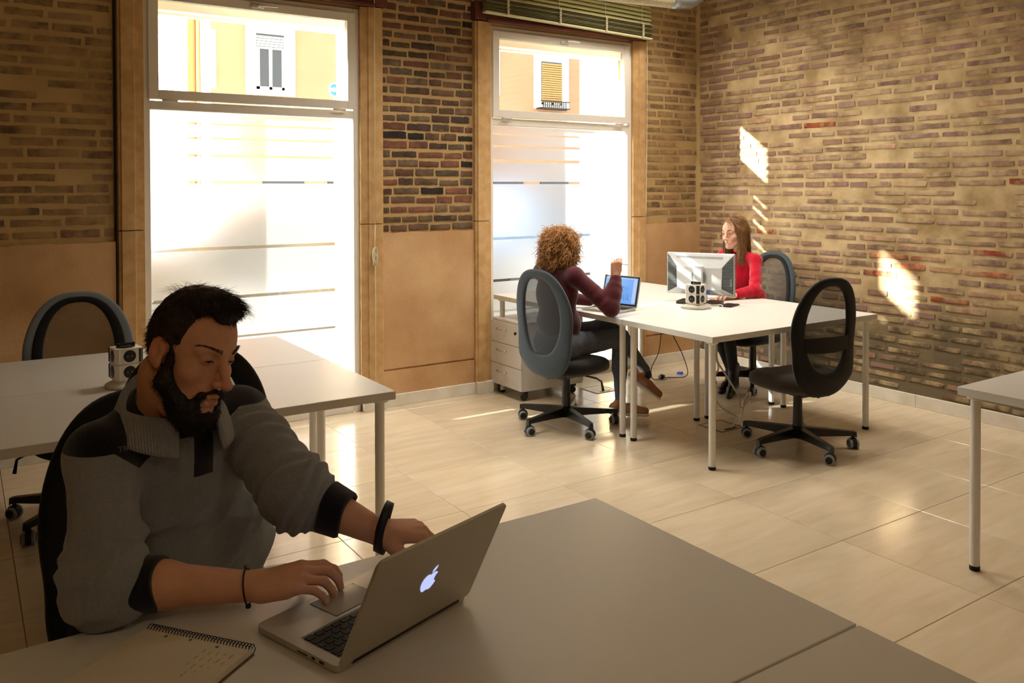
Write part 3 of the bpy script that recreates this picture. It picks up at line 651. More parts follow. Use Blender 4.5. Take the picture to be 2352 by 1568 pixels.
def cable(name, pts, r, m, lbl, cat='cable', parent=None, n=8, sub=8):
    P = [Vector(p) for p in pts]; out = []
    for i in range(len(P) - 1):
        p0, p1, p2, p3 = P[max(i - 1, 0)], P[i], P[i + 1], P[min(i + 2, len(P) - 1)]
        for k in range(sub):
            u = k / sub; out.append(.5 * ((2 * p1) + (-p0 + p2) * u + (2 * p0 - 5 * p1 + 4 * p2 - p3) * u * u + (-p0 + 3 * p1 - 3 * p2 + p3) * u ** 3))
    out.append(P[-1]); g = G(); g.tube(out, r, n); o = obj(name, g.me(name, m, True), parent)
    if lbl: tag(o, lbl, cat)
    return o
M_cablew = mat('white cable', '#cfcabd', .5); M_cableg = mat('dark grey cable', '#2a2623', .5)
cable('power_cable', [(4.17, 4.02, .70), (4.19, 4.0, .50), (4.22, 3.95, .36), (4.13, 3.93, .25), (4.16, 3.88, .12), (4.25, 3.82, .05), (4.14, 3.76, .01)], .006, M_cablew, 'white cable looping down from the desk group into the floor box')
cable('power_cable', [(4.19, 4.02, .70), (4.24, 3.99, .52), (4.23, 3.97, .40), (4.27, 3.93, .30), (4.33, 3.88, .17), (4.34, 3.86, .09), (4.40, 3.85, .13), (4.42, 3.85, .18), (4.37, 3.85, .15), (4.33, 3.84, .06), (4.22, 3.77, .01)], .0055, M_cablew, 'white cable tied in a small bow beside the black chair')
cable('plug_cord', [(4.66, 4.95, .70), (4.66, 4.97, .45), (4.64, 4.98, .25), (4.58, 5.0, .12), (4.63, 5.03, .02), (4.80, 5.06, .008), (4.95, 4.98, .02), (4.85, 4.92, .2), (4.71, 4.93, .45), (4.68, 4.95, .70)], .0035, M_cableg, 'thin dark cord hanging to the floor with a blue plug end')
pc = empty('blue_plug', (5.0, 5.11, 0), .5, label='blue monitor plug lying on the floor below the window wall', cat='plug'); part('plug_body', G().box((-.02, -.022, .001), (.022, .022, .020), .004), mat('vga blue', '#2444b8', .5), pc); part('screw', G().box((.022, -.018, .006), (.036, -.010, .014), .002), M_chrome, pc)
bp_ = empty('black_plug', (4.74, 5.05, 0), .2, label='black mains plug lying on the tiles near the blue one', cat='plug'); g = G(); g.lathe([(0, -.02), (.02, -.018), (.022, 0), (.014, .02), (.006, .04)], 16, (0, 0, .023), 'x'); part('plug_body', g, M_blackpl, bp_, True); g = G(); g.tube([(-.02, .009, .023), (-.04, .009, .023)], .0025, 6); g.tube([(-.02, -.009, .023), (-.04, -.009, .023)], .0025, 6); part('pins', g, M_chrome, bp_)
# ------------------------------------------------------------ power towers
def tower(loc, rz, lbl, scale=1.0):
    root = empty('socket_tower', loc, rz, label=lbl, cat='socket tower', group='white power socket towers')
    M_t = mat('white socket plastic', '#ded9cf', .4)
    g = G(); g.lathe([(.06, 0), (.078, .002), (.08, .012), (.07, .018), (.052, .026), (.05, .034)], 36); auto_smooth(part('foot', g, M_t, root), 30)
    h = .064; hw = .052
    for k in range(2):
        z0 = .034 + k * h; blk = part('socket_block', (lambda g_: g_.prism(rrect(2 * hw, 2 * hw, .014, 3), z0 + .0008, z0 + h - .0008))(G()), M_t, root); auto_smooth(blk, 30)
        for q in range(4):
            rot = Matrix.Rotation(q * math.pi / 2, 3, 'Z'); c = rot @ Vector((hw, 0, 0)); g = G()
            g.lathe([(.0, .0012), (.0225, .0012), (.0245, .0005), (.0245, -.004), (0, -.004)][::-1], 24, (c.x, c.y, z0 + h / 2), 'x', rot); auto_smooth(obj('socket', g.me('socket', M_blackpl), blk), 30)
            g = G()
            for s_ in (-1, 1): cc = rot @ Vector((hw + .0013, s_ * .008, 0)); g.lathe([(0, 0), (.003, 0), (.003, .0006), (0, .0006)], 8, (cc.x, cc.y, z0 + h / 2), 'x', rot)
            obj('pin_hole', g.me('pin_hole', M_grey_pl), blk)
            d45 = Matrix.Rotation(q * math.pi / 2 + math.pi / 4, 3, 'Z'); g = G(); e_ = hw * 1.414 - .0085
            P = [d45 @ Vector((e_ + dx, dy, 0)) for dx, dy in ((-.012, -.014), (.003, -.010), (.003, .010), (-.012, .014))]
            g.prism([(p.x, p.y) for p in P], z0 + .004, z0 + h - .004); part('corner_switch', g, M_blackpl if q % 2 else M_t, blk)
    zt = .034 + 2 * h; g = G(); g.lathe([(.0, zt), (.034, zt), (.034, zt + .004), (.0, zt + .007)][::1], 28); g.tube([(-.028, 0, zt + .004), (-.02, 0, zt + .012), (.02, 0, zt + .012), (.028, 0, zt + .004)], .005, 8); g.lathe([(.0, zt), (.007, zt), (.007, zt + .016), (0, zt + .018)], 12, (-.03, .0, 0)); g.lathe([(.0, zt), (.007, zt), (.007, zt + .016), (0, zt + .018)], 12, (.03, .0, 0)); auto_smooth(part('carry_handle', g, M_blackpl, root), 40)
    root.scale = (scale,) * 3; return root
tower((4.135, 4.075, .745), math.radians(-78), 'white socket tower in front of the monitor in the right group', 1.0)
tower((.572, 3.795, .745), math.radians(8), 'white socket tower on the left desks next to the head of the man', 1.0)
g = G(); pts = [(4.135 + (.088 + .006 * (k % 3)) * math.cos(k * .32), 4.075 + (.088 + .006 * (k % 3)) * math.sin(k * .32), .750 + .0004 * (k % 40)) for k in range(60)] + [(4.26, 4.03, .76), (4.28, 3.985, .765), (4.275, 3.965, .757), (4.272, 3.962, .75)]
cable('tower_cable', pts, .0035, M_cablew, 'white cable coiled around the foot of the socket tower', sub=2)
g = G(); g.lathe([(.030, 0), (.030, .002), (.02, .005), (0, .006)], 24); auto_smooth(tag(obj('cable_grommet', g.me('cable_grommet', M_white), None, (4.272, 3.955, .7455)), 'round white cable grommet in the desk beside the socket tower', 'grommet'), 40)
# ------------------------------------------------------------ monitor
mroot = empty('monitor', (4.35, 4.24, .745), math.atan2(.883, -.47), label='computer monitor seen from behind with white shell and dark vents', cat='monitor')
# local: x along width, +y = (-.883,-.47) side (back), z up
MS = mat('monitor white shell', '#d9dcdd', .35); MV = mat('charcoal vent plastic', '#3c4243', .5); MB_ = mat('monitor silver edge', '#a9aaa8', .35, .5)
hw, zb, zt_ = .243, .060, .352
g = G(); g.box((-hw, -.012, zb), (hw, .012, zt_), .004); part('bezel', g, MB_, mroot)
g = G(); g.box((-hw + .012, -.014, zb + .015), (hw - .012, -.0125, zt_ - .012)); part('screen', g, mat('dim screen', '#101418', .2), mroot)
V = [(-hw + .004, .012, zb + .003), (hw - .004, .012, zb + .003), (hw - .004, .012, zt_ - .003), (-hw + .004, .012, zt_ - .003), (-.155, .045, zb + .04), (.155, .045, zb + .04), (.155, .045, zt_ - .10), (-.155, .045, zt_ - .10)]
g = G(); g.add(V, [(4, 5, 6, 7), (0, 1, 5, 4), (2, 3, 7, 6), (1, 2, 6, 5), (3, 0, 4, 7), (3, 2, 1, 0)]); part('back_shell', g, MS, mroot)
for s in (-1, 1):
    ol = [(s * (hw - .008), zb + .012), (s * (hw - .008), zt_ - .012), (s * .165, zt_ - .092), (s * .160, zb + .052)]
    def yv(x): return .0135 + .033 * (hw - abs(x)) / (hw - .155)
    vp_ = part('vent_panel', (lambda g_: g_.add([(x, yv(x) + .0005, z_) for x, z_ in ol], [(0, 1, 2, 3)] if s > 0 else [(3, 2, 1, 0)]))(G()), MV, mroot)
    g = G()
    for k in range(26):
        z_ = zb + .022 + k * .0103; x1 = s * (hw - .012); zz0, zz1 = zb + .052, zt_ - .092; x0 = s * .168
        if z_ < zz0: x0 = s * (.168 + (zz0 - z_) / (zz0 - zb - .012) * (hw - .18))
        if z_ > zz1: x0 = s * (.168 + (z_ - zz1) / (zt_ - .012 - zz1) * (hw - .18))
        if abs(x1 - x0) < .01: continue
        g.add([(x0, yv(x0) + .001, z_), (x1, yv(x1) + .001, z_), (x1, yv(x1) + .004, z_ + .004), (x0, yv(x0) + .004, z_ + .004), (x0, yv(x0) + .001, z_ + .007), (x1, yv(x1) + .001, z_ + .007)], [(0, 1, 2, 3), (3, 2, 5, 4)])
    obj('vent_slats', g.me('vent_slats', mat('vent slat', '#59605f', .4)), vp_, kind='stuff')
g = G()
for k in range(34): x = -.16 + k * .0098; g.box((x, .018, zt_ - .044), (x + .003, .0245, zt_ - .022))
part('top_vent_slots', g, mat('slot grey', '#8d9192', .6), mroot, kind='stuff')
g = G(); g.box((-.035, .045, .02), (.03, .085, .27), .006); part('stand_column', g, MS, mroot); g = G(); g.lathe([(.0, .045), (.052, .045), (.05, .06), (0, .062)], 28, (.0, 0, .19), 'y'); part('pivot_disc', g, mat('pivot grey', '#7e8788', .4), mroot)
g = G(); g.prism(rrect(.30, .20, .03), 0.0005, .016, lambda u, v, w_: (u, v + .02, w_)); part('stand_foot', g, M_blackpl, mroot); g = G(); g.prism(rrect(.12, .15, .02), 0.017, .024, lambda u, v, w_: (u, v + .03, w_)); part('stand_plate', g, MS, mroot)
g = G(); g.box((-.075, .04, zb + .012), (-.045, .058, zb + .034), .002); part('blue_video_plug', g, mat('video plug blue', '#2b50c0', .5), mroot)
cable('monitor_cable', [(-.06, .062, zb + .012), (-.065, .075, .04), (-.05, .085, .012), (-.03, .10, .006)], .004, mat('beige cord', '#a7a39a', .5), None, parent=mroot)
part('label_plate', G().box((-.225, .018, zb + .065), (-.198, .026, zb + .12), .002), mat('sticker grey blue', '#7b8c97', .5), mroot)
# keyboard / tablet edges by the monitor
def thin_slab(name, loc, rz, sx, sy, h, m, lbl, cat):
    r_ = empty(name, loc, rz, label=lbl, cat=cat); g = G(); g.prism(rrect(sx, sy, .012), 0.0005, h); part('case', g, m, r_); return r_
kb = thin_slab('keyboard', (4.61, 4.34, .745), math.radians(62 + 90), .40, .14, .014, M_white, 'white keyboard on the desk under the hands of the woman in red', 'keyboard')
kme = G().box((-.008, -.008, .014), (.008, .008, .018), .001).me('key', M_edge)
for i in range(19):
    for j in range(6): obj('key', kme, kb, (-.184 + i * .0203, -.052 + j * .0205, 0))
thin_slab('drawing_tablet', (4.40, 4.02, .745), math.radians(20), .16, .09, .008, M_blackpl, 'small black tablet on the desk to the right of the socket tower', 'tablet')
# ------------------------------------------------------------ laptops, notebook
M_silver = mat('brushed aluminium', '#b9b4a8', .38, .55, bump=.03, bscale=500)
M_key = mat('black key caps', '#0d0d0e', .28); M_keyg = mat('key legend', '#9a9a98', .5)
def laptop(loc, rz, ang, lbl, W_=.325, Dd=.227, screen=None, keys=True, emblem=True, logo_face=True):
    """origin: hinge corner, x along hinge, y towards the user"""
    root = empty('laptop', loc, rz, label=lbl, cat='laptop')
    g = G(); P = [(x + W_ / 2, y + Dd / 2) for x, y in rrect(W_, Dd, .012, 5)]
    g.prism(P, .004, .0145); g.prism([(W_ / 2 + (x - W_ / 2) * .985, Dd / 2 + (y - Dd / 2) * .97) for x, y in P], .0005, .0045)
    base = auto_smooth(part('base', g, M_silver, root), 30)
    kx0, kx1, ky0, ky1 = .022, W_ - .022, .020, .124
    well = obj('keyboard_well', G().box((kx0, ky0, .0146), (kx1, ky1, .0151)).me('keyboard_well', mat('key well', '#6f6c66', .5, .3)), base)
    tp = (lambda g_: g_.prism([(x + W_ / 2, y + .171) for x, y in rrect(.105, .075, .005, 3)], .0146, .0152))(G())
    obj('trackpad', tp.me('trackpad', mat('trackpad glass', '#aeaaa0', .22, .3)), base)
    rim = G()
    for a_, b_ in (((W_ / 2 - .0535, .1325), (W_ / 2 + .0535, .1335)), ((W_ / 2 - .0535, .2085), (W_ / 2 + .0535, .2095)), ((W_ / 2 - .0535, .1325), (W_ / 2 - .0525, .2095)), ((W_ / 2 + .0525, .1325), (W_ / 2 + .0535, .2095))): rim.box((a_[0], a_[1], .0146), (b_[0], b_[1], .01525))
    obj('trackpad_gap', rim.me('trackpad_gap', M_blackpl), base)
    if keys:
        kw = (kx1 - kx0) / 14.5; rows = [(.0085, [1.036] * 14), (.0175, [1] * 13 + [1.5]), (.0175, [1.5] + [1] * 13), (.0175, [1.75] + [1] * 12 + [.75]), (.0175, [1.25] + [1] * 11 + [2.25]), (.0175, [1, 1, 1, 1.25, 5, 1.25, 1, 1, 1, 1])]
        # the user sits at +y, so his left is +x: lay rows from +x to -x
        y = ky0 + .0015; cache = {}
        for rh, ks in rows:
            x = kx1 - .001; tot = sum(ks); sc = 14.5 / tot
            for k_ in ks:
                w_ = k_ * kw * sc; key = (round(w_, 4), rh)
                if key not in cache: cache[key] = (lambda g_: g_.prism(rrect(w_ - .003, rh - .0028, .002, 2), 0, .0017))(G()).me('key', M_key)
                ko = obj('key', cache[key], base, (x - w_ / 2, y + rh / 2, .0151)); x -= w_
            y += rh
    # side ports on x = 0
    for py, pw, ph in ((.040, .012, .0042), (.062, .0085, .0042), (.092, .026, .0022)): obj('port', G().box((-.0006, py - pw / 2, .0065), (.003, py + pw / 2, .0065 + ph)).me('port', M_blackpl), base)
    lid = empty('lid', (0, 0, .0145)); lid.parent = root
    me_l = (lambda g_: g_.prism([(x + W_ / 2, y + Dd / 2) for x, y in rrect(W_, Dd, .012, 5)], 0, .0055))(G()).me('lid', M_silver)
    bpy.data.objects.remove(lid); lid = obj('lid', me_l, root, (0, 0, .0145)); auto_smooth(lid, 30)
    # lid local: x along hinge, y up the lid, z = back side (away from the user)
    A = math.radians(ang); yv = Vector((0, math.cos(A), math.sin(A))); zv = Vector((0, -math.sin(A), math.cos(A))) if False else Vector((1, 0, 0)).cross(yv)
    lid.matrix_local = Matrix(((1, yv.x, zv.x, 0), (0, yv.y, zv.y, .0), (0, yv.z, zv.z, .0150), (0, 0, 0, 1)))
    # which side faces the user (+y)?  zv.y > 0 means +z side is the screen side
    s = 1 if zv.y > 0 else -1; zs_ = .0056 if s > 0 else -.0001
    scr = obj('screen', (lambda g_: g_.prism([(x + W_ / 2, y + Dd / 2 + .003) for x, y in rrect(W_ - .012, Dd - .014, .004, 2)], zs_ if s > 0 else zs_ - .0006, zs_ + .0006 if s > 0 else zs_))(G()).me('bezel', M_blackpl), lid); scr.name = 'bezel'
    z2 = (.0063, .0066) if s > 0 else (-.0011, -.0008)
    if screen: sc_ = obj('display', G().box((.018, .022, z2[0]), (W_ - .018, Dd - .016, z2[1])).me('display', screen), lid)
    if emblem:
        zb_ = (-.0007, -.0001) if s > 0 else (.0056, .0062)
        M_glow = mat('glowing emblem', '#cfd8f5', .4, emit='#a9b8ee', es=.75)
        H = .040; cx, cy = W_ / 2, Dd / 2 + .004
        half = [(0, .36), (.10, .40), (.22, .42), (.35, .38), (.45, .28)]
        body = [(0, .34), (.09, .39), (.20, .42), (.33, .40), (.43, .31), (.36, .24), (.31, .13), (.31, .0), (.36, -.12), (.47, -.20), (.40, -.36), (.30, -.50), (.19, -.56), (.09, -.53), (0, -.50), (-.09, -.53), (-.19, -.56), (-.30, -.50), (-.41, -.33), (-.48, -.12), (-.49, .08), (-.44, .25), (-.33, .37), (-.20, .42), (-.09, .39)]
        leaf = [(0, .47), (.02, .60), (.10, .72), (.24, .80), (.23, .66), (.15, .54), (.05, .48)]
        # seen from behind with the lid up: viewer's right is -x... mirror accordingly
        mx_ = -1 if s > 0 else 1
        g = G()
        for poly in (body, leaf):
            q = [(cx + mx_ * u * H, cy + (v - .08) * H) for u, v in poly]
            g.prism(q, zb_[0], zb_[1])
        obj('emblem', g.me('emblem', M_glow), lid)
    g = G(); g.tube([(.03, -.002, .0135), (W_ - .03, -.002, .0135)], .0052, 10); part('hinge', g, M_blackpl, root, True)
    return root
def fit_frame(a, dirx): return math.atan2(dirx[1], dirx[0])
M_disp = mat('dim display', '#0a0c10', .15, emit='#8fa0c0', es=.25)
laptop((.518, 1.331, .7452), math.atan2(.318, .948), 116, 'open silver laptop with a glowing apple emblem on its lid, before the man', screen=M_disp)
# blue screen of the far laptop: flat picture of a floor plan window
M_scr = mat('laptop display blue', '#5a86c8', .3, emit='#5b8fd6', es=.55)
lp2 = laptop((3.72, 4.205, .7452), math.radians(103), 104, 'small silver laptop with a blue lit screen in front of the woman in maroon', screen=M_scr, emblem=False, W_=.30, Dd=.212)
lid2 = [c for c in lp2.children if c.name.startswith('lid')][0]
g = G(); rnd = random.Random(3)
for k in range(26):
    if k < 14: x = .08 + .018 * (k % 4) + rnd.uniform(-.003, .003); y = .05 + .012 * (k // 4)
    else: x = .05 + rnd.uniform(0, .11); y = .05 + rnd.uniform(0, .09)
    g.box((x, y, -.0014), (x + .0045, y + .0045, -.0012))
obj('screen_icons', g.me('screen_icons', mat('icon ink', '#1f3c74', .5)), lid2, kind='stuff')
g = G(); g.box((.02, .188, -.0014), (.28, .194, -.0012)); g.box((.022, .03, -.0013), (.050, .186, -.0012)); obj('tool_bars', g.me('tool_bars', mat('toolbar', '#9fb8e4', .5, emit='#9fb8e4', es=.35)), lid2)
# spiral notebook
sx = Vector((.608, -.794, 0)); px = Vector((-.794, -.608, 0))
nb_ = empty('spiral_notebook', (.286, 1.655, .7453), math.atan2(sx.y, sx.x), label='open spiral notebook with handwriting on a ruled page in front of the man', cat='notebook')
# local x along the spiral, local -y away from it
M_paper = mat('ruled paper', '#d6cdb6', .8, col2='#cfc5ad', scale=5); M_card = mat('brown card cover', '#6b5238', .8); M_ink = mat('blue pen ink', '#5e5d70', .8); M_rule = mat('faint ruling', '#bdb49e', .8)
NW, NL = .225, .30
part('back_cover', G().box((-.002, -NL - .004, .0005), (NW + .004, -.004, .0022), .0005), M_card, nb_)
part('page_block', G().box((0, -NL, .0023), (NW, -.006, .0125), .0005), M_paper, nb_)
part('top_page', G().box((0.0, -NL + .0, .0127), (NW, -.006, .0131)), M_paper, nb_)
g = G()
for k in range(38): x = .012 + k * .0055; g.box((x, -NL + .004, .01312), (x + .0003, -.02, .01316))
part('ruling', g, M_rule, nb_, kind='stuff')
g = G()
for k in range(34):
    x0 = .004 + k * .0066; pts = [(x0 + .0022 * (a_ / 6.28), -.004 + .0095 * math.cos(a_), .0085 + .0088 * math.sin(a_)) for a_ in [i * 6.28 / 14 for i in range(15)]]; g.tube(pts, .0009, 5)
part('wire_spiral', g, mat('black wire', '#15131a', .4, .5), nb_, True)
g = G(); rnd = random.Random(5)
for li in range(5):
    x = .208 - li * .014; n_w = (2, 3, 4, 4, 3, 3)[li]; y = -.035 - (.0 if li != 3 else .004)
    for w_ in range(n_w):
        L = rnd.uniform(.008, .017); pts = []; m = int(L / .0012)
        for q in range(m): pts.append((x + rnd.uniform(-.0018, .0026) * (1 if q % 2 else -.6), y - q * .0012, .0133))
        g.tube(pts, .00022, 4, False); y -= L + .008
    if y < -.15: pass
for (x, y) in ((.055, -.022), (.105, -.018), (.165, -.022)): g.lathe([(0, .0131), (.0032, .0131), (.0032, .0134), (0, .0134)], 10, (x, y, 0))
part('handwriting', g, M_ink, nb_, kind='stuff')
# ------------------------------------------------------------ rolled blind, duct, cords
bl = empty('rolled_blind', (3.288, D - .115, 0), label='olive slatted roll up blind bunched above the right window', cat='blind')
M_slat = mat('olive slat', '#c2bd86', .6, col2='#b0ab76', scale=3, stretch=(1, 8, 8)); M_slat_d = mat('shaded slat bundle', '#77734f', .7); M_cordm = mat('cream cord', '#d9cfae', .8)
BWd = 1.665
def zb_t(x): return 2.868 - .045 * x / BWd
for k in range(13):
    z0 = .125 + k * .034; g = G(); P = []
    g.add([(0, -.013, zb_t(0) + z0 - .006), (BWd, -.013, zb_t(BWd) + z0 - .006), (BWd, .009, zb_t(BWd) + z0 + .030), (0, .009, zb_t(0) + z0 + .030), (0, -.0115, zb_t(0) + z0 - .007), (BWd, -.0115, zb_t(BWd) + z0 - .007), (BWd, .0105, zb_t(BWd) + z0 + .029), (0, .0105, zb_t(0) + z0 + .029)], [(0, 1, 2, 3), (7, 6, 5, 4), (1, 0, 4, 5), (2, 1, 5, 6), (3, 2, 6, 7), (0, 3, 7, 4)])
    part('slat', g, M_slat, bl)
for k in range(26):
    z0 = .014 + k * .0042; g = G(); dy = .010 * math.sin(k * 2.3); e0, e1 = random.uniform(-.004, .004), random.uniform(-.006, .006)
    g.add([(e0, -.022 + dy, zb_t(0) + z0 + .0015 * math.sin(k)), (BWd + e1, -.022 + dy, zb_t(BWd) + z0), (BWd + e1, .022 + dy, zb_t(BWd) + z0 + .001), (e0, .022 + dy, zb_t(0) + z0), (e0, -.022 + dy, zb_t(0) + z0 + .0024), (BWd + e1, -.022 + dy, zb_t(BWd) + z0 + .0024), (BWd + e1, .022 + dy, zb_t(BWd) + z0 + .0024), (e0, .022 + dy, zb_t(0) + z0 + .0024)], [(3, 2, 1, 0), (4, 5, 6, 7), (0, 1, 5, 4), (1, 2, 6, 5), (2, 3, 7, 6), (3, 0, 4, 7)])
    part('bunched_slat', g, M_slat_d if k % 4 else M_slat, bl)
g = G(); g.add([(0, -.026, zb_t(0)), (BWd, -.026, zb_t(BWd)), (BWd, .026, zb_t(BWd)), (0, .026, zb_t(0)), (0, -.026, zb_t(0) + .011), (BWd, -.026, zb_t(BWd) + .011), (BWd, .026, zb_t(BWd) + .011), (0, .026, zb_t(0) + .011)], [(3, 2, 1, 0), (4, 5, 6, 7), (0, 1, 5, 4), (1, 2, 6, 5), (2, 3, 7, 6), (3, 0, 4, 7)]); part('bottom_rail', g, mat('pale rail', '#d8d6a8', .5), bl)
for x in (.19, .68, 1.15, 1.55):
    g = G(); g.tube([(x, -.034, zb_t(x) + .02), (x, -.018, zb_t(x) + .13), (x, -.018, ZC - .02)], .0022, 6)
    for k in range(9): g.lathe([(0, -.008), (.010, -.004), (.010, .004), (0, .008)], 8, (x + .002 * math.sin(k * 3), -.036, zb_t(x) + .006 + k * .0135))
    part('ladder_cord', g, M_cordm, bl)
part('head_rail', G().box((0, -.03, ZC - .05), (BWd, .03, ZC), .003), M_slat, bl)
o = cable('pull_cord', [(4.915, D - .10, ZC), (4.93, D - .095, 2.9), (4.935, D - .09, 2.2), (4.93, D - .085, 1.33)], .0028, M_cordm, 'thin cream pull cord hanging right of the right window', 'cord')
hk = empty('blind_cord', (2.415, D - .085, 0), label='cream pull cord with a wound hank hanging beside the left window', cat='cord')
g = G(); g.tube([(.0, -.005, ZC), (0, 0, 1.3)] , .0035, 8); g.tube([(0, 0, 1.3), (-.003, 0, 1.15), (.002, 0, .78), (.0, 0, .16)], .0028, 8); part('cord', g, M_cordm, hk, True)
g = G()
for k in range(9):
    a_ = k * .7; rx = .011 + .003 * (k % 3); pts = [(rx * math.cos(t_) + .002 * math.sin(a_), rx * .6 * math.sin(a_ + t_), 1.09 + .055 * math.sin(t_)) for t_ in [i * 6.28 / 14 for i in range(15)]]; g.tube(pts, .0026, 6, False)
for k in range(4): g.tube([(.014 * math.cos(t_), .010 * math.sin(t_), 1.085 + k * .006) for t_ in [i * 6.28 / 10 for i in range(11)]], .0026, 6, False)
g.tube([(-.008, 0, 1.05), (-.016, 0, 1.03), (-.008, 0, 1.018), (.0, 0, 1.03)], .0022, 6)
part('hank', g, M_cordm, hk, True)
du = empty('ceiling_duct', (0, 0, 0), label='ribbed white duct with a metal elbow under the ceiling in the top right corner', cat='duct')
g = G(); pts, rs = [], []
for k in range(60): x = 4.02 + k * .011; pts.append((x, 4.98 - .1 * (k / 60), 3.035 + .0 * k)); rs.append(.064 + (.005 if k % 2 else 0))
g.tube(pts, rs, 20); part('flexible_hose', g, mat('white hose', '#c9bf9e', .6), du)
g = G(); g.tube([(4.68, 4.88, 3.035), (4.75, 4.865, 3.032), (4.84, 4.85, 3.04), (4.92, 4.84, 3.08), (4.97, 4.83, 3.16), (5.0, 4.82, 3.28), (5.0, 4.82, ZC)], [.072, .070, .068, .066, .066, .064, .064], 20); part('metal_elbow', g, mat('galvanised metal', '#9aa0a3', .35, .7), du, True)
for x in (4.05, 4.5): part('hanger', (lambda g_: g_.tube([(x, 4.95, 3.09), (x, 4.95, ZC)], .004, 6))(G()), M_chrome, du)
pipe = obj('trim_7', (lambda g_: g_.tube([(.784, D - .012, .1), (.784, D - .012, ZC)], .007, 8))(G()).me('crack_strip', mat('dark conduit', '#241d14', .7)), None, kind='structure')  # dark strip standing in for the dark crack between wall and surround
# ------------------------------------------------------------ people: signed distance modelling
def nrm(v): v = np.asarray(v, float); return v / np.linalg.norm(v)
class Sdf:
    def __init__(s): s.p = []; s.M = (np.eye(3), np.zeros(3), 1.0)
    def frame(s, R=None, o=(0, 0, 0), sc=1.0): s.M = (np.eye(3) if R is None else np.asarray(R, float), np.asarray(o, float), sc); return s
    def w(s, p): R, o, k = s.M; return R @ (np.asarray(p, float) * k) + o
    def ell(s, c, r, k=.01, R=None, sub=False):
        Rm, o, sc = s.M; r = np.asarray(r, float) * sc if not np.isscalar(r) else np.array([r] * 3, float) * sc
        s.p.append(('e', s.w(c), r, Rm @ (np.eye(3) if R is None else np.asarray(R, float)), k * sc, sub, float(max(r)))); return s
    def cap(s, a, b, ra, rb, k=.01, sub=False, flat=None):
        sc = s.M[2]; A, B_ = s.w(a), s.w(b); s.p.append(('c', A, B_, ra * sc, rb * sc, k * sc, sub, None if flat is None else (s.M[0] @ np.asarray(flat[0], float), flat[1]))); return s
    def chain(s, pts, rs, k=.01, kk=None, **kw):
        for i in range(len(pts) - 1): s.cap(pts[i], pts[i + 1], rs[i], rs[i + 1], k if i == 0 or kk is None else kk, **kw)
        return s
    def ev(s, P):
        N = len(P); d = np.full(N, .5, np.float32); P = P.astype(np.float32); mg = .045
        for q in s.p:
            if q[0] == 'e':
                _, c, r, R, k, sub, rm = q; lo, hi = c - rm - mg - k, c + rm + mg + k
            else:
                _, a, b, ra, rb, k, sub, flat = q; m_ = max(ra, rb) + mg + k; lo, hi = np.minimum(a, b) - m_, np.maximum(a, b) + m_
            ix = np.nonzero(np.all((P > lo) & (P < hi), axis=1))[0]
            if not len(ix): continue
            X = P[ix]
            if q[0] == 'e':
                L = (X - c.astype(np.float32)) @ R.astype(np.float32); k0 = np.sqrt(((L / r) ** 2).sum(1)) + 1e-9; k1 = np.sqrt(((L / r ** 2) ** 2).sum(1)) + 1e-9; dd = k0 * (k0 - 1) / k1
            else:
                ab = b - a; t_ = np.clip(((X - a) @ ab) / (ab @ ab), 0, 1); V = X - a - t_[:, None] * ab
                if flat is not None:
                    f_ = V @ flat[0]; V = V + np.outer(f_ * (1 / flat[1] - 1), flat[0])
                dd = np.sqrt((V ** 2).sum(1)) - (ra + (rb - ra) * t_)
                if flat is not None: dd = dd * flat[1] if flat[1] < 1 else dd
            o = d[ix]
            if sub: dd = -dd; h = np.clip(.5 - .5 * (dd - o) / k, 0, 1); h = 1 - h; d[ix] = o * (1 - h) + dd * h + k * h * (1 - h)
            else: h = np.clip(.5 + .5 * (dd - o) / k, 0, 1); d[ix] = dd * (1 - h) + o * h - k * h * (1 - h)
        return d
    def bounds(s):
        lo = np.min([(q[1] - q[6] if q[0] == 'e' else np.minimum(q[1], q[2]) - max(q[3], q[4])) for q in s.p if not q[5 if q[0] == 'e' else 6]], 0); hi = np.max([(q[1] + q[6] if q[0] == 'e' else np.maximum(q[1], q[2]) + max(q[3], q[4])) for q in s.p if not q[5 if q[0] == 'e' else 6]], 0)
        return lo - .02, hi + .02
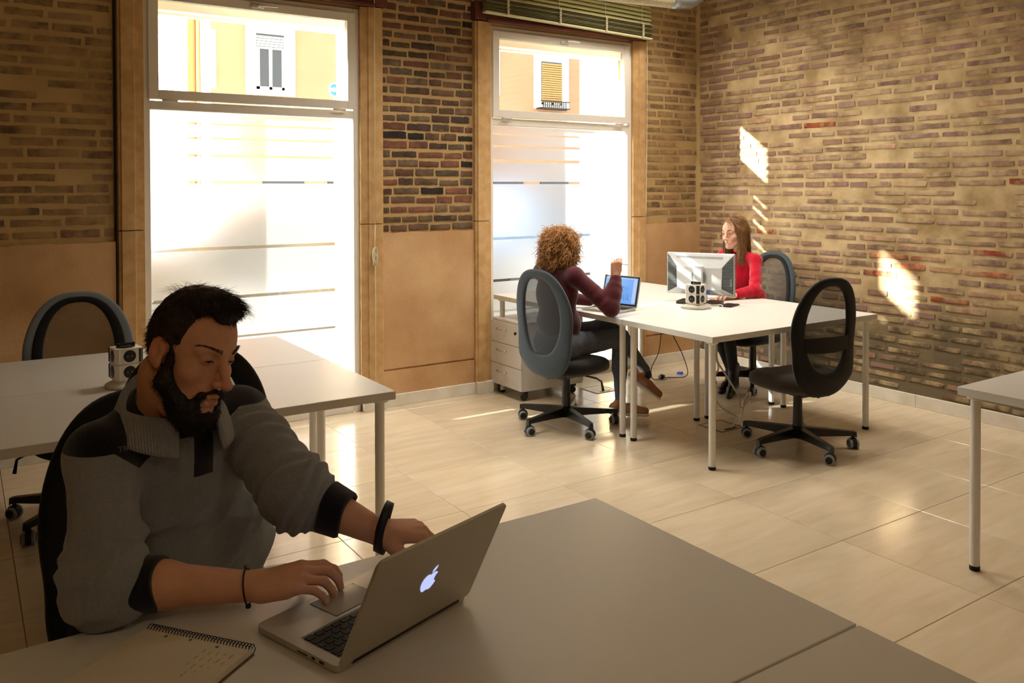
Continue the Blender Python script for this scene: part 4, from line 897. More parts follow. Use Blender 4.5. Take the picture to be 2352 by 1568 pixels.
def surface(fn, lo, hi, h, n=8, slack=1.9):
    """surface nets over the blocks that meet the surface"""
    lo = np.asarray(lo, float); dims = np.ceil((np.asarray(hi) - lo) / (h * n)).astype(int) + 1
    B = np.stack(np.meshgrid(*[np.arange(k) for k in dims], indexing='ij'), -1).reshape(-1, 3)
    cen = lo + (B + .5) * h * n; dc = fn(cen); B = B[np.abs(dc) < h * n * .87 * slack + .004]
    r_ = np.arange(n + 1); L = np.stack(np.meshgrid(r_, r_, r_, indexing='ij'), -1).reshape(-1, 3); VP = {}; cid = []; cpos = []; quads = []
    dm = dims * n + 2; enc = lambda I: (I[..., 0] * dm[1] + I[..., 1]) * dm[2] + I[..., 2]
    CH = 1500
    for s0 in range(0, len(B), CH):
        b_ = B[s0:s0 + CH]; I = b_[:, None, :] * n + L[None]; V = fn((lo + I.reshape(-1, 3) * h)).reshape(-1, n + 1, n + 1, n + 1)
        sg = V < 0; c = [sg[:, i:n + i, j:n + j, k:n + k] for i in (0, 1) for j in (0, 1) for k in (0, 1)]; cnt = sum(x.astype(np.int8) for x in c); mixed = (cnt > 0) & (cnt < 8)
        m_ = np.nonzero(mixed); base = b_[m_[0]] * n + np.stack(m_[1:], 1); acc = np.zeros((len(base), 3)); num = np.zeros(len(base))
        cv = {(i, j, k): V[m_[0], m_[1] + i, m_[2] + j, m_[3] + k] for i in (0, 1) for j in (0, 1) for k in (0, 1)}
        for ax in range(3):
            for u in (0, 1):
                for v in (0, 1):
                    p = [u, v]; p.insert(ax, 0); q = [u, v]; q.insert(ax, 1); a, b = cv[tuple(p)], cv[tuple(q)]; cr_ = (a < 0) != (b < 0); t_ = np.where(cr_, a / np.where(cr_, a - b, 1), 0)
                    pt = np.tile(np.array(p, float), (len(base), 1)); pt[:, ax] = t_; acc += pt * cr_[:, None]; num += cr_
        cid.append(enc(base)); cpos.append(lo + (base + acc / num[:, None]) * h)
        for ax in range(3):
            sl0 = [slice(0, n)] * 3; sl1 = [slice(0, n)] * 3; sl1[ax] = slice(1, n + 1)
            a, b = sg[(slice(None), *sl0)], sg[(slice(None), *sl1)]; e = np.nonzero(a != b); bs = b_[e[0]] * n + np.stack(e[1:], 1); up = a[e]
            o1, o2 = [(1, 2), (2, 0), (0, 1)][ax]; d1 = np.zeros(3, int); d1[o1] = 1; d2 = np.zeros(3, int); d2[o2] = 1
            q = np.stack([enc(bs - d1 - d2), enc(bs - d2), enc(bs), enc(bs - d1)], 1); q[~up] = q[~up][:, ::-1]; quads.append(q)
    cid = np.concatenate(cid); cpos = np.concatenate(cpos); o = np.argsort(cid); cid = cid[o]; cpos = cpos[o]; Q = np.concatenate(quads)
    ix = np.clip(np.searchsorted(cid, Q), 0, len(cid) - 1); ok = (cid[ix] == Q).all(1); return cpos, ix[ok]
def normals(V, Q):
    n = np.cross(V[Q[:, 2]] - V[Q[:, 0]], V[Q[:, 3]] - V[Q[:, 1]]); N = np.zeros_like(V)
    for k in range(4): np.add.at(N, Q[:, k], n)
    return N / (np.linalg.norm(N, axis=1)[:, None] + 1e-12)
def fast(name, V, Q, mats, parent=None, smooth=True, mi=None, col=None, **kw):
    k = Q.shape[1]; me = bpy.data.meshes.new(name); me.vertices.add(len(V)); me.vertices.foreach_set('co', np.ascontiguousarray(V, np.float32).ravel())
    me.loops.add(Q.size); me.loops.foreach_set('vertex_index', np.ascontiguousarray(Q, np.int32).ravel()); me.polygons.add(len(Q)); me.polygons.foreach_set('loop_start', np.arange(0, Q.size, k, dtype=np.int32)); me.polygons.foreach_set('loop_total', np.full(len(Q), k, np.int32))
    for m in (mats if isinstance(mats, (list, tuple)) else [mats]): me.materials.append(m)
    me.update(calc_edges=True); me.polygons.foreach_set('use_smooth', [smooth] * len(Q))
    if mi is not None: me.polygons.foreach_set('material_index', mi.astype(np.int32))
    if col is not None:
        at = me.color_attributes.new('tint', 'FLOAT_COLOR', 'POINT'); at.data.foreach_set('color', np.concatenate([col, np.ones((len(col), 1))], 1).astype(np.float32).ravel())
    me.validate(); return obj(name, me, parent, **kw)
def smoothV(V, Q, it=1, lam=.5):
    for _ in range(it):
        A = np.zeros_like(V); c = np.zeros(len(V))
        for k in range(4):
            a, b = Q[:, k], Q[:, (k + 1) % 4]; np.add.at(A, a, V[b]); np.add.at(c, a, 1)
        V = V * (1 - lam) + lam * A / np.maximum(c, 1)[:, None]
    return V
_nr = np.random.RandomState(11)
_K = _nr.normal(size=(24, 3)); _Ph = _nr.uniform(0, 6.28, 24)
def noise3(P, f):
    s = 0
    for i in range(12): s = s + np.sin((P @ _K[i]) * f + _Ph[i] + 1.3 * np.sin((P @ _K[i + 12]) * f * .6 + _Ph[i + 12]))
    return s / 6
def strands(name, roots, dirs, length, rad, m, parent, seg=4, curl=0.0, cfreq=3.0, grav=0.0, seed=1, label=None, taper=.15, droop=None, rj=.3, jl=.3):
    """many thin tapered hairs in one mesh"""
    rs = np.random.RandomState(seed); N = len(roots); L = length * (1 + jl * rs.uniform(-1, 1, N)) if np.isscalar(length) else length
    d = dirs / np.linalg.norm(dirs, axis=1)[:, None]; a = np.cross(d, rs.normal(size=(N, 3))); a /= np.linalg.norm(a, axis=1)[:, None]; b = np.cross(d, a); ph = rs.uniform(0, 6.28, N); cf = cfreq * rs.uniform(.7, 1.3, N)
    pts = []; 
    for s in range(seg + 1):
        t_ = s / seg; c = roots + d * (L * t_)[:, None] + np.array([0, 0, -1.]) * (grav * L * t_ * t_)[:, None]
        if curl: c = c + (a * np.cos(ph + cf * t_ * 6.28)[:, None] + b * np.sin(ph + cf * t_ * 6.28)[:, None]) * (curl * min(1, t_ * 3)) - (a * np.cos(ph)[:, None] + b * np.sin(ph)[:, None]) * 0
        pts.append(c)
    return ribbons(name, np.stack(pts, 1), rad, m, parent, taper, rs, rj)
def ribbons(name, C, rad, m, parent, taper=.15, rs=None, rj=.3):
    rs = rs or np.random.RandomState(2); N, S_, _ = C.shape; T = np.gradient(C, axis=1); T /= np.linalg.norm(T, axis=2)[:, :, None] + 1e-9; r0 = rs.normal(size=(N, 1, 3)); X = np.cross(T, r0); X /= np.linalg.norm(X, axis=2)[:, :, None] + 1e-9; Y = np.cross(T, X)
    R = rad * (1 + rj * rs.uniform(-1, 1, (N, 1))) * (1 - (1 - taper) * np.linspace(0, 1, S_)[None, :] ** 1.5); V = np.stack([C + (X * math.cos(k * 2.0944) + Y * math.sin(k * 2.0944)) * R[:, :, None] for k in range(3)], 2)
    b = (np.arange(N)[:, None, None] * S_ + np.arange(S_ - 1)[None, :, None]) * 3; k = np.arange(3)[None, None, :]; k2 = (k + 1) % 3
    Q = np.stack([b + k, b + k2, b + 3 + k2, b + 3 + k], -1).reshape(-1, 4); return fast(name, V.reshape(-1, 3), Q, m, parent)
def hairmat(name, c1, c2, rough=.45, scale=30, stretch=(1, 1, 1), spec=.35):
    return mat(name, c1, rough, col2=c2, scale=scale, lo=.35, hi=.65, spec=spec, stretch=stretch)
def skinmat(name):
    m = mat(name, '#c58f70', .62, bump=.12, bscale=350, spec=.35, sss=.0); t = m.node_tree; b = [n for n in t.nodes if n.type == 'BSDF_PRINCIPLED'][0]
    at = t.nodes.new('ShaderNodeAttribute'); at.attribute_name = 'tint'; tc = t.nodes.new('ShaderNodeTexCoord'); no = t.nodes.new('ShaderNodeTexNoise'); no.inputs['Scale'].default_value = 40; t.links.new(tc.outputs['Object'], no.inputs[0])
    mr = t.nodes.new('ShaderNodeMapRange'); t.links.new(no.outputs[0], mr.inputs[0]); mr.inputs[3].default_value = .88; mr.inputs[4].default_value = 1.1
    vm = t.nodes.new('ShaderNodeVectorMath'); vm.operation = 'SCALE'; t.links.new(at.outputs['Color'], vm.inputs[0]); t.links.new(mr.outputs[0], vm.inputs['Scale']); t.links.new(vm.outputs[0], b.inputs['Base Color']); return m
def HR(yaw, pitch, roll):
    y, p, r = map(math.radians, (yaw, pitch, roll)); F = np.array([math.sin(y) * math.cos(p), math.cos(y) * math.cos(p), -math.sin(p)]); R0 = np.array([math.cos(y), -math.sin(y), 0]); U = np.cross(R0, F)
    return np.stack([math.cos(r) * R0 + math.sin(r) * U, F, -math.sin(r) * R0 + math.cos(r) * U], 1)
def head(s, male=True, smile=False, closed=.6):
    """local: +x the person's right, +y forward, +z up, origin between the ears at eye height"""
    jw = .056 if male else .049
    s.ell((0, -.004, .038), (.076, .085, .089), .01)
    s.ell((0, .034, .036), (.066, .061, .074), .02)
    s.ell((0, .036, -.040), (.057, .052, .058), .025)
    for x in (-1, 1):
        s.cap((x * jw, .005, -.055), (x * .022, .068, -.098), .020, .016, .02)
        s.ell((x * .046, .058, -.022), (.020, .022, .020), .018)
        s.cap((x * .014, .089, .026), (x * .048, .072, .025), .0095, .008, .012)
    s.ell((0, .078, -.100), (.020, .018, .016), .014)
    s.ell((0, .066, -.066), (.030, .028, .030), .018)
    for x in (-1, 1):
        s.ell((x * .032, .098, .009), (.0175, .018, .0120), .010, sub=True)
        s.ell((x * .0315, .0765, .0095), (.0150, .0145, .0135), .003)
        s.ell((x * .0320, .0945, .0060 if male else .0085), (.0122, .0085, .0030 if male else .0040), .0015, sub=True)
    nl = .003 if male else 0
    s.cap((0, .086, .022), (0, .113 + nl, -.030), .0085, .0105, .010); s.ell((0, .117 + nl, -.034), (.0115, .0115, .010), .006)
    for x in (-1, 1): s.ell((x * .0125, .104, -.036), (.0085, .010, .008), .006); s.ell((x * .0065, .110, -.043), (.004, .005, .004), .002, sub=True)
    if male:
        s.cap((-.017, .0925, -.0625), (0, .0985, -.0605), .0045, .0055, .005); s.cap((.017, .0925, -.0625), (0, .0985, -.0605), .0045, .0055, .005)
        s.cap((-.014, .090, -.0760), (.014, .090, -.0760), .0065, .0065, .006); s.ell((0, .094, -.0765), (.012, .006, .006), .004); s.cap((-.016, .100, -.0690), (.016, .100, -.0690), .0022, .0022, .002, sub=True)
    else:
        c = .005 if smile else 0
        for x in (-1, 1):
            s.cap((x * .029, .081, -.0595), (x * .012, .0935, -.0655), .0025, .0034, .004); s.cap((x * .029, .081, -.0605), (x * .010, .0885, -.0815), .0035, .0050, .004)
            s.ell((x * .036, .066, -.038), (.016, .018, .015), .012)
        s.cap((-.012, .0930, -.066), (.012, .0930, -.066), .0034, .0034, .004); s.cap((-.010, .0885, -.0805), (.010, .0885, -.0805), .0042, .0042, .004)
    for x in (-1, 1):   # ears
        R = np.array([[math.cos(x * .35), -math.sin(x * .35), 0], [math.sin(x * .35), math.cos(x * .35), 0], [0, 0, 1]])
        s.ell((x * .077, -.004, .004), (.0065, .0165, .029), .004, R); s.ell((x * .076, .003, -.018), (.006, .009, .012), .004); s.ell((x * .0855, -.000, .005), (.0065, .0085, .017), .0015, R, sub=True)
        s.cap((x * .0835, -.014, .016), (x * .082, .002, .029), .0032, .0032, .002)
def tint_face(V, R, o, sc, base, lip, red, beard=None):
    L = ((V - o) @ R) / sc; col = np.tile(np.asarray(base, float), (len(V), 1)); x, y, z = L.T
    def mixc(m, c): nonlocal col; m = np.clip(m, 0, 1)[:, None]; col = col * (1 - m) + np.asarray(c) * m
    hd = (z > -.125) & (y > -.13)
    for ax in (-1, 1): mixc(.35 * np.exp(-(((x - ax * .042) / .02) ** 2 + ((z + .03) / .02) ** 2 + ((y - .07) / .03) ** 2)), red)
    mixc(.5 * np.exp(-((x / .018) ** 2 + ((z + .03) / .02) ** 2 + ((y - .112) / .02) ** 2)), red)
    mixc(.45 * (np.abs(x) > .07) * (np.abs(z) < .035) * (np.abs(y + .015) < .03), red)
    zl = z + .0715 - 7 * x * x; e = np.clip((.0105 - np.abs(zl) - .012 * np.abs(x) / .024) / .002, 0, 1) * (np.abs(x) < .026) * (y > .078); mixc(.7 * e, lip)
    for ax in (-1, 1): mixc(.45 * np.exp(-(((x - ax * .032) / .018) ** 2 + ((z - .009) / .012) ** 2)) * (y > .06), np.asarray(base) * .55)
    return col
def finger(s, o, d, up, lens, bends, r, k=.006):
    """bends: flexion (degrees) before each phalanx"""
    p = np.asarray(o, float); d = nrm(d); up = nrm(up); pts = [p]; a = 0; ax = np.cross(d, up)
    for L, b in zip(lens, bends):
        a += math.radians(b); dd = d * math.cos(a) - up * math.sin(a); p = p + dd * L; pts.append(p)
    n = len(pts); s.chain(pts, [r * (1 - .1 * i) for i in range(n)], k, .004); return pts
def hand(s, wrist, d, up, side, bends, thumb, sc=1.0, spread=.06, tips=None):
    """d: towards the fingers, up: back of the hand, side: direction of the thumb"""
    w = np.asarray(wrist, float); d = nrm(d); side = nrm(np.asarray(side, float) - d * np.dot(side, d)); up = nrm(np.asarray(up, float)); up = nrm(up - d * np.dot(up, d) - side * np.dot(up, side)); T = []
    ys = (.029, .0095, -.0105, -.029); ls = (.088, .092, .087, .078); FL = ((.043, .025, .019), (.048, .029, .020), (.044, .027, .019), (.034, .020, .017))
    for i in range(4):
        k = w + (d * ls[i] + side * ys[i] + up * (.006 - .004 * abs(i - 1.2))) * sc
        s.cap(w + (side * ys[i] * .55 + d * .01) * sc, k, .0165 * sc, .0115 * sc, .012, flat=None)
        fd = nrm(d + side * (ys[i] / .029) * spread); T.append(finger(s, k, fd, up, [q * sc for q in FL[i]], bends[i], (.0098, .0100, .0095, .0085)[i] * sc))
    s.ell(w + (d * .045 - up * .006) * sc, (.036 * sc,) * 3, .015, None) if False else None
    s.cap(w + (side * -.018 + d * .02 - up * .008) * sc, w + (side * -.022 + d * .06 - up * .008) * sc, .014 * sc, .013 * sc, .014)
    b = w + (side * .022 + d * .016 - up * .006) * sc; td, tb = thumb; td = nrm(d * td[0] + side * td[1] + up * td[2]); s.cap(w + side * .01 * sc, b + td * .038 * sc, .017 * sc, .0135 * sc, .012)
    T.append(finger(s, b + td * .038 * sc, td, nrm(np.cross(np.cross(td, up), td)) if True else up, [.032 * sc, .026 * sc], tb, .0115 * sc)); return T
SK = skinmat('warm skin'); SKR = skinmat('fair skin')
M_eye = mat('eye white', '#e8e2d8', .2); M_iris = mat('brown iris', '#2a170c', .15)
def eyes(root, R, o, sc, look=(0, 0)):
    for x in (-1, 1):
        c = R @ (np.array([x * .0318, .0772, .0090]) * sc) + o; rot = Matrix(R.tolist())
        g = G(); g.lathe([(.0, -.0118), (.0060, -.0102), (.0102, -.006), (.0118, 0), (.0102, .006), (.0060, .0102)], 16, (0, 0, 0), 'y'); g.cur = 1
        g.lathe([(.0060, .0102), (.0045, .0112), (.0, .0121)], 16, (0, 0, 0), 'y'); e = part('eyeball', g, [M_eye, M_iris], root, True); e.matrix_world = Matrix.Translation(Vector(c)) @ rot.to_4x4() @ Matrix.Rotation(math.radians(look[0]), 4, 'Z') @ Matrix.Rotation(math.radians(look[1]), 4, 'X') @ Matrix.Scale(sc, 4)
def body_frame(yaw, pitch=0.0): return HR(yaw, pitch, 0)
# ---------------------------------------------------------------- the bearded man
man = empty('person', (.37, 2.08, 0), label='bearded man in a grey sweater with dark shoulders, sitting and typing on the silver laptop', cat='person')
man_off = np.array([.37, 2.08, 0.])
SRp, SLp = np.array([.240, 1.905, 1.012]), np.array([.540, 2.000, 1.025])
ERp, ELp = np.array([.224, 1.745, .812]), np.array([.600, 1.765, .905])
WRp, WLp = np.array([.462, 1.620, .797]), np.array([.742, 1.665, .822])
NBp, HDp = np.array([.372, 1.945, 1.055]), np.array([.394, 1.848, 1.214]); HS = 1.02
HRm = HR(147, 11, 11); TRm = HR(163, 6, 3)
BL, CH_ = np.array([.420, 2.010, .74]), np.array([.385, 1.985, .93])
def man_body(s):
    s.frame(); s.cap(SRp, SLp, .050, .050, .03); s.frame(TRm); 
    s.p.append(('e', CH_, np.array([.150, .095, .16]), TRm, .04, False, .16)); s.p.append(('e', BL, np.array([.15, .105, .15]), TRm, .04, False, .15))
    s.frame(); s.cap(NBp + (0, 0, -.02), SRp, .05, .045, .03); s.cap(NBp + (0, 0, -.02), SLp, .05, .045, .03)
    s.cap(SRp, ERp, .048, .040, .02); s.cap(SLp, ELp, .048, .040, .02)
    s.chain([ERp, ERp * .62 + WRp * .38 + (0, 0, .002), WRp], [.041, .041, .0270], .02, flat=None); s.chain([ELp, ELp * .62 + WLp * .38, WLp], [.041, .0415, .0270], .02)
    s.cap(NBp + (0, .01, -.03), HDp + HRm @ np.array([0, -.038, -.055]), .060, .054, .02); s.frame(HRm, HDp, HS); s.cap((0, -.02, -.07), (0, .01, -.09), .048, .04, .02); head(s, True)
    s.frame()
    # right hand over the trackpad
    dR = np.array([.93, -.36, .10]); TR = hand(s, WRp, dR, (0, -.10, 1), (.36, .93, .25), [(12, 30, 22), (14, 42, 26), (16, 44, 28), (14, 32, 22)], ((.75, .55, -.45), (8, 12)), 1.02, .10)
    dL = np.array([.93, -.30, -.08]); TL = hand(s, WLp, dL, (.05, .25, 1), (-.35, -.93, -.15), [(38, 52, 30), (40, 55, 32), (42, 56, 32), (44, 56, 30)], ((.75, .55, -.55), (10, 20)), 1.02, .05)
    return TR, TL
sb = Sdf(); TR_, TL_ = man_body(sb)
V, Q = surface(sb.ev, *sb.bounds(), .0024); V = smoothV(V, Q, 1, .4)
skin_m, lip_m, red_m = lin('#cf9c7e')[:3], lin('#b0645a')[:3], lin('#cc7a62')[:3]
col = tint_face(V, HRm, HDp, HS, skin_m, lip_m, red_m)
fast('body', V - man_off, Q, SK, man, col=col); print('man body', len(V))
eyes(man, HRm, HDp - man_off, HS, (0, -25))
for o_ in man.children:
    if o_.name.startswith('eyeball'): pass
# eyelids come from the skin; hair cap
def headloc(P): return ((P - HDp) @ HRm) / HS
def hair_man_fn(P):
    L = headloc(P); x, y, z = L.T
    d = np.sqrt((x / .0800) ** 2 + ((y + .000) / .0875) ** 2 + ((z - .040) / .0985) ** 2); d = (d - 1) * .092
    d2 = np.sqrt((x / .060) ** 2 + ((y - .030) / .062) ** 2 + ((z - .105) / .036) ** 2); d2 = (d2 - 1) * .042; h = np.clip(.5 + .5 * (d2 - d) / .02, 0, 1); d = d2 * (1 - h) + d * h - .02 * h * (1 - h)
    # hairline: keep what is above / behind it
    ax = np.abs(x); front = .088 - .030 * np.clip((ax - .018) / .03, 0, 1) ** 1.0 - .6 * np.clip(ax - .050, 0, 1)
    line_f = z - (.078 - .0 * ax + .020 * np.exp(-((ax - .042) / .014) ** 2)) ; side = np.where(y > .018 + .25 * (z - .03), z - (.068 + .8 * np.clip(y - .03, 0, 1)), 1.0)
    keep = np.minimum(np.where(y > .03, line_f, 1.0), side); temple = np.where(y > .035 - .0 * z, 1.0, 1.0)
    cut = 0
    low = -(z + .030 - .9 * np.clip(-(y + .03), 0, .1) * .5); nape = np.where(y < -.02, -(z + .062), low); ear = .033 - np.sqrt((np.abs(z - .000)) ** 2 + ((y + .003) * 1.15) ** 2) + (ax < .060) * -.2
    sb_ = np.where((y > .042 + .15 * (z - .03)), -(line_f), -.5); d = np.maximum(d, nape); d = np.maximum(d, np.where(ax > .05, ear, -1)); d = np.maximum(d, sb_ * .8)
    return (d * HS + .0018 * noise3(P, 160)).astype(np.float32)
lo, hi = HDp - .16, HDp + .19
Vh, Qh = surface(hair_man_fn, lo, hi, .003); Nh = normals(Vh, Qh)
M_hairm = hairmat('dark brown hair', '#1c1510', '#33241a', .6, 60); hc = fast('hair', Vh - man_off, Qh, M_hairm, man)
rs = np.random.RandomState(4); L = headloc(Vh); Lm = Nh @ HRm; sel = np.nonzero((np.abs(Lm[:, 2]) > -2) & (L[:, 2] > -.06))[0]; sel = rs.choice(sel, 9000)
comb = np.stack([.1 * np.sign(L[sel, 0]) + 0 * L[sel, 0], .75 * np.clip(L[sel, 2] - .03, 0, 1) * 12 - .35, -.4 + 0 * L[sel, 0]], 1) @ HRm.T
up_ = np.clip((L[sel, 2] - .10) / .03, 0, 1)[:, None]; dirs = Nh[sel] * (.09 + .22 * up_) + comb * .75 + rs.normal(size=(len(sel), 3)) * .16
ln = (.010 + .018 * up_[:, 0]) * rs.uniform(.6, 1.3, len(sel)); strands('hair_strands', Vh[sel] - man_off - Nh[sel] * .002, dirs, ln, .00042, M_hairm, hc, seg=3, grav=.15, seed=5)
# a few flyaways at the crown and over the forehead
i1 = np.nonzero((L[:, 2] > .105) & (L[:, 1] < -.02))[0]; i2 = np.nonzero((L[:, 2] > .10) & (L[:, 1] > .055))[0]
for ids, dd, nn, ll in ((i1, HRm @ np.array([.3, -1, .45]), 45, .034), (i2, HRm @ np.array([0, 1, .15]), 160, .032)):
    if len(ids) == 0: continue
    ss = rs.choice(ids, nn); strands('flyaway_strands', Vh[ss] - man_off, np.tile(dd, (nn, 1)) + rs.normal(size=(nn, 3)) * .22, ll, .0003, M_hairm, hc, seg=5, grav=.35, seed=6)
# beard
def beard_fn(P):
    L = headloc(P); x, y, z = L.T; ax = np.abs(x)
    def e(c, r, m): return (np.sqrt(((ax - c[0]) / r[0]) ** 2 + ((y - c[1]) / r[1]) ** 2 + ((z - c[2]) / r[2]) ** 2) - 1) * m
    def sm(a, b, k): h = np.clip(.5 + .5 * (b - a) / k, 0, 1); return b * (1 - h) + a * h - k * h * (1 - h)
    def cp(a, b, ra, rb):
        a, b = np.array(a), np.array(b); X = np.stack([ax, y, z], 1) - a; ab = b - a; t_ = np.clip((X @ ab) / (ab @ ab), 0, 1); return np.linalg.norm(X - t_[:, None] * ab, axis=1) - (ra + (rb - ra) * t_)
    d = cp((.0675, .024, .020), (.061, .022, -.050), .0060, .016); d = sm(d, cp((.060, .020, -.050), (.026, .066, -.102), .019, .024), .015); d = sm(d, e((0, .066, -.112), (.034, .036, .034), .034), .02); d = sm(d, e((0, .040, -.098), (.045, .040, .026), .03), .02)
    d = sm(d, cp((.0, .099, -.052), (.026, .086, -.062), .0055, .006), .006); d = sm(d, cp((.026, .086, -.062), (.030, .074, -.088), .006, .009), .008); d = sm(d, cp((.030, .070, -.088), (.0, .083, -.100), .010, .010), .012)
    d = np.maximum(d, .016 - np.sqrt((ax / 1.55) ** 2 + (z + .070) ** 2 + np.clip(.07 - y, 0, 1) ** 2 * 9))  # keep the mouth free
    d = np.maximum(d, .008 - np.sqrt((ax - .012) ** 2 * .5 + (z + .088) ** 2 * 1.2 + np.clip(.07 - y, 0, 1) ** 2 * 9))
    return (d * HS + .0016 * noise3(P, 220) + .001 * noise3(P, 480)).astype(np.float32)
Vb, Qb = surface(beard_fn, HDp - .19, HDp + .16, .0026); Nb = normals(Vb, Qb); M_beard = hairmat('dark beard hair', '#110c09', '#2c1d14', .55, 70); bd = fast('beard', Vb - man_off, Qb, M_beard, man)
sel = rs.choice(len(Vb), 9000); dirs = Nb[sel] * .8 + (HRm @ np.array([0, .35, -.8])) + rs.normal(size=(len(sel), 3)) * .35; strands('beard_strands', Vb[sel] - man_off - Nb[sel] * .002, dirs, .0095, .00032, M_beard, bd, seg=3, curl=.0006, seed=8)
# stubble fading to the neck, eyebrows, eyelashes
brow = []
for x in (-1, 1):
    n = 230; t_ = rs.uniform(0, 1, n); p = np.stack([x * (.012 + .040 * t_), .1015 - .006 * t_ - .42 * (.040 * t_) ** 1.0 * t_ * 1.4, .0265 + .0065 * np.sin(t_ * 2.3) + rs.uniform(-.0024, .0024, n) * (1 - .5 * t_)], 1); p[:, 1] -= .006; brow.append((p, np.tile([x * 1.0, .25, .25], (n, 1)) + rs.normal(size=(n, 3)) * .25))
bp_l = np.concatenate([a for a, b in brow]); bd_l = np.concatenate([b for a, b in brow]); 
# project the brow roots on to the skin
def onto(P, fn, it=6, e=.001):
    for _ in range(it):
        d = fn(P); gr = np.stack([fn(P + np.eye(3)[k] * e) - fn(P - np.eye(3)[k] * e) for k in range(3)], 1) / (2 * e); P = P - gr * (d / ((gr ** 2).sum(1) + 1e-6))[:, None]
    return P
bw = onto(bp_l * HS @ HRm.T + HDp, sb.ev); strands('eyebrows', bw - man_off, bd_l @ HRm.T, .007, .0003, M_hairm, man, seg=2, seed=9)
el = []
for x in (-1, 1):
    n = 46; t_ = np.linspace(-1, 1, n); el.append(np.stack([x * .0318 + .0125 * t_, .0905 - .004 * t_ ** 2, +.0085 - .0020 * t_ ** 2], 1))
ew = onto(np.concatenate(el) * HS @ HRm.T + HDp, sb.ev); strands('eyelashes', ew - man_off, np.tile(HRm @ np.array([0, 1, -.5]), (len(ew), 1)) + rs.normal(size=(len(ew), 3)) * .15, .005, .00025, M_hairm, man, seg=2, seed=10)
# sweater ---------------------------------------------------------
CR = ERp * .88 + WRp * .12 + (0, 0, .003); CL = ELp * .70 + WLp * .30
s2 = Sdf(); s2.frame(); s2.cap(SRp, SLp, .064, .064, .035)
s2.p.append(('e', CH_, np.array([.172, .118, .17]), TRm, .05, False, .172)); s2.p.append(('e', BL, np.array([.198, .138, .16]), TRm, .05, False, .182)); s2.p.append(('e', np.array([.41, 2.045, .63]), np.array([.200, .145, .10]), TRm, .04, False, .185))
s2.cap(NBp + (0, 0.01, -.035), SRp + (0, 0, .0), .058, .058, .03); s2.cap(NBp + (0, .01, -.035), SLp, .058, .058, .03)
s2.cap(NBp + (0, .01, -.03), NBp + (0.0, -.004, .012), .078, .076, .02); s2.cap(NBp + (-.035, .018, .022), SRp * .55 + NBp * .45 + (0, .01, .022), .050, .046, .03)
s2.cap(SRp, ERp, .066, .058, .025); s2.chain([ERp, CR], [.058, .053], .03, .02); s2.cap(SLp, ELp, .068, .064, .025); s2.chain([ELp, CL], [.064, .051], .03)
s2.cap(NBp + (0, .0, -.02), NBp + (.006, -.03, .10), .064, .066, .008, sub=True)
V, Q = surface(s2.ev, *s2.bounds(), .0042); V = smoothV(V, Q, 2, .5)
def fold(V, N):
    d = np.zeros(len(V)); nz = noise3(V, 9)
    for (A, B_, c0, c1, lam, amp, ph) in ((SRp, ERp, .50, 1.02, .040, .0110, 0), (ERp, CR, -.1, 1.0, .034, .0085, 1), (SLp, ELp, .15, 1.05, .044, .0140, 2), (ELp, CL, -.2, 1.0, .030, .0100, 3)):
        ab = B_ - A; L_ = np.linalg.norm(ab); u = ab / L_; X = V - A; t_ = (X @ u) / L_; rr = np.linalg.norm(X - np.outer(X @ u, u), axis=1); w_ = np.clip((t_ - c0) / .15, 0, 1) * np.clip((c1 - t_) / .12, 0, 1) * np.clip((.098 - rr) / .02, 0, 1)
        side_ = X @ nrm(np.cross(u, (0, 0, 1.))); s_ = t_ * L_ + .020 * nz + .35 * side_ * math.sin(ph + .6); d += w_ * amp * (.5 + .5 * np.sin(2 * math.pi * (s_ + .012 * noise3(V, 24)) / lam + ph)) ** .8 * np.clip(.75 + .55 * noise3(V, 17), .1, 1.3)
    T = (V - BL) @ TRm; tx, ty, tz = T.T; fr = np.clip((ty + .0) / .06, 0, 1)
    for sl, off, lam, amp in ((-.55, 0, .095, .015), (.30, .03, .13, .009), (-.9, .0, .17, .012)):
        q = tz + sl * (-tx) + off + .02 * nz; d += fr * amp * (1 - np.abs(np.sin(math.pi * q / lam))) ** 1.5 * np.clip((.16 - np.abs(tz)) / .06 + .25, 0, 1)
    d += .0035 * noise3(V, 14) + .0012 * noise3(V, 45)
    return d
N = normals(V, Q); V2 = V + N * fold(V, N)[:, None]; V2[:, 2] = np.where((V2[:, 2] < .7472) & (V2[:, 1] < 1.7265) , .7472 + (V2[:, 2] - .7472) * .05, V2[:, 2]); V2 = smoothV(V2, Q, 1, .3)
cen = V2; T = (cen - CH_) @ TRm; tx, ty, tz = T.T
yk = cen[:, 2] - (1.032 - .040 * np.clip(1 - np.abs(tx - .125) / .05, 0, 1) * np.clip(ty / .02, 0, 1) + .035 * np.clip((-tx - .05) / .06, 0, 1)); pk = np.minimum(.023 - np.abs(tx + .012), np.minimum((ty - .02), cen[:, 2] - .945)); zone = np.clip(np.maximum(yk, pk), -.02, .02)
knit = lambda nm, c, c2, sc: mat(nm, c, .97, col2=c2, scale=260, bump=.45, wave=('X', sc), spec=.1, sheen=.3)
M_knit = knit('grey rib knit', '#85898c', '#92969a', 210); M_navy = mat('dark navy cloth', '#15151d', .85, bump=.15, bscale=300, spec=.2, sheen=.2); M_rib = knit('grey collar rib', '#888b8d', '#95989a', 60); M_cuff = knit('black navy cuff rib', '#12121a', '#191922', 320)
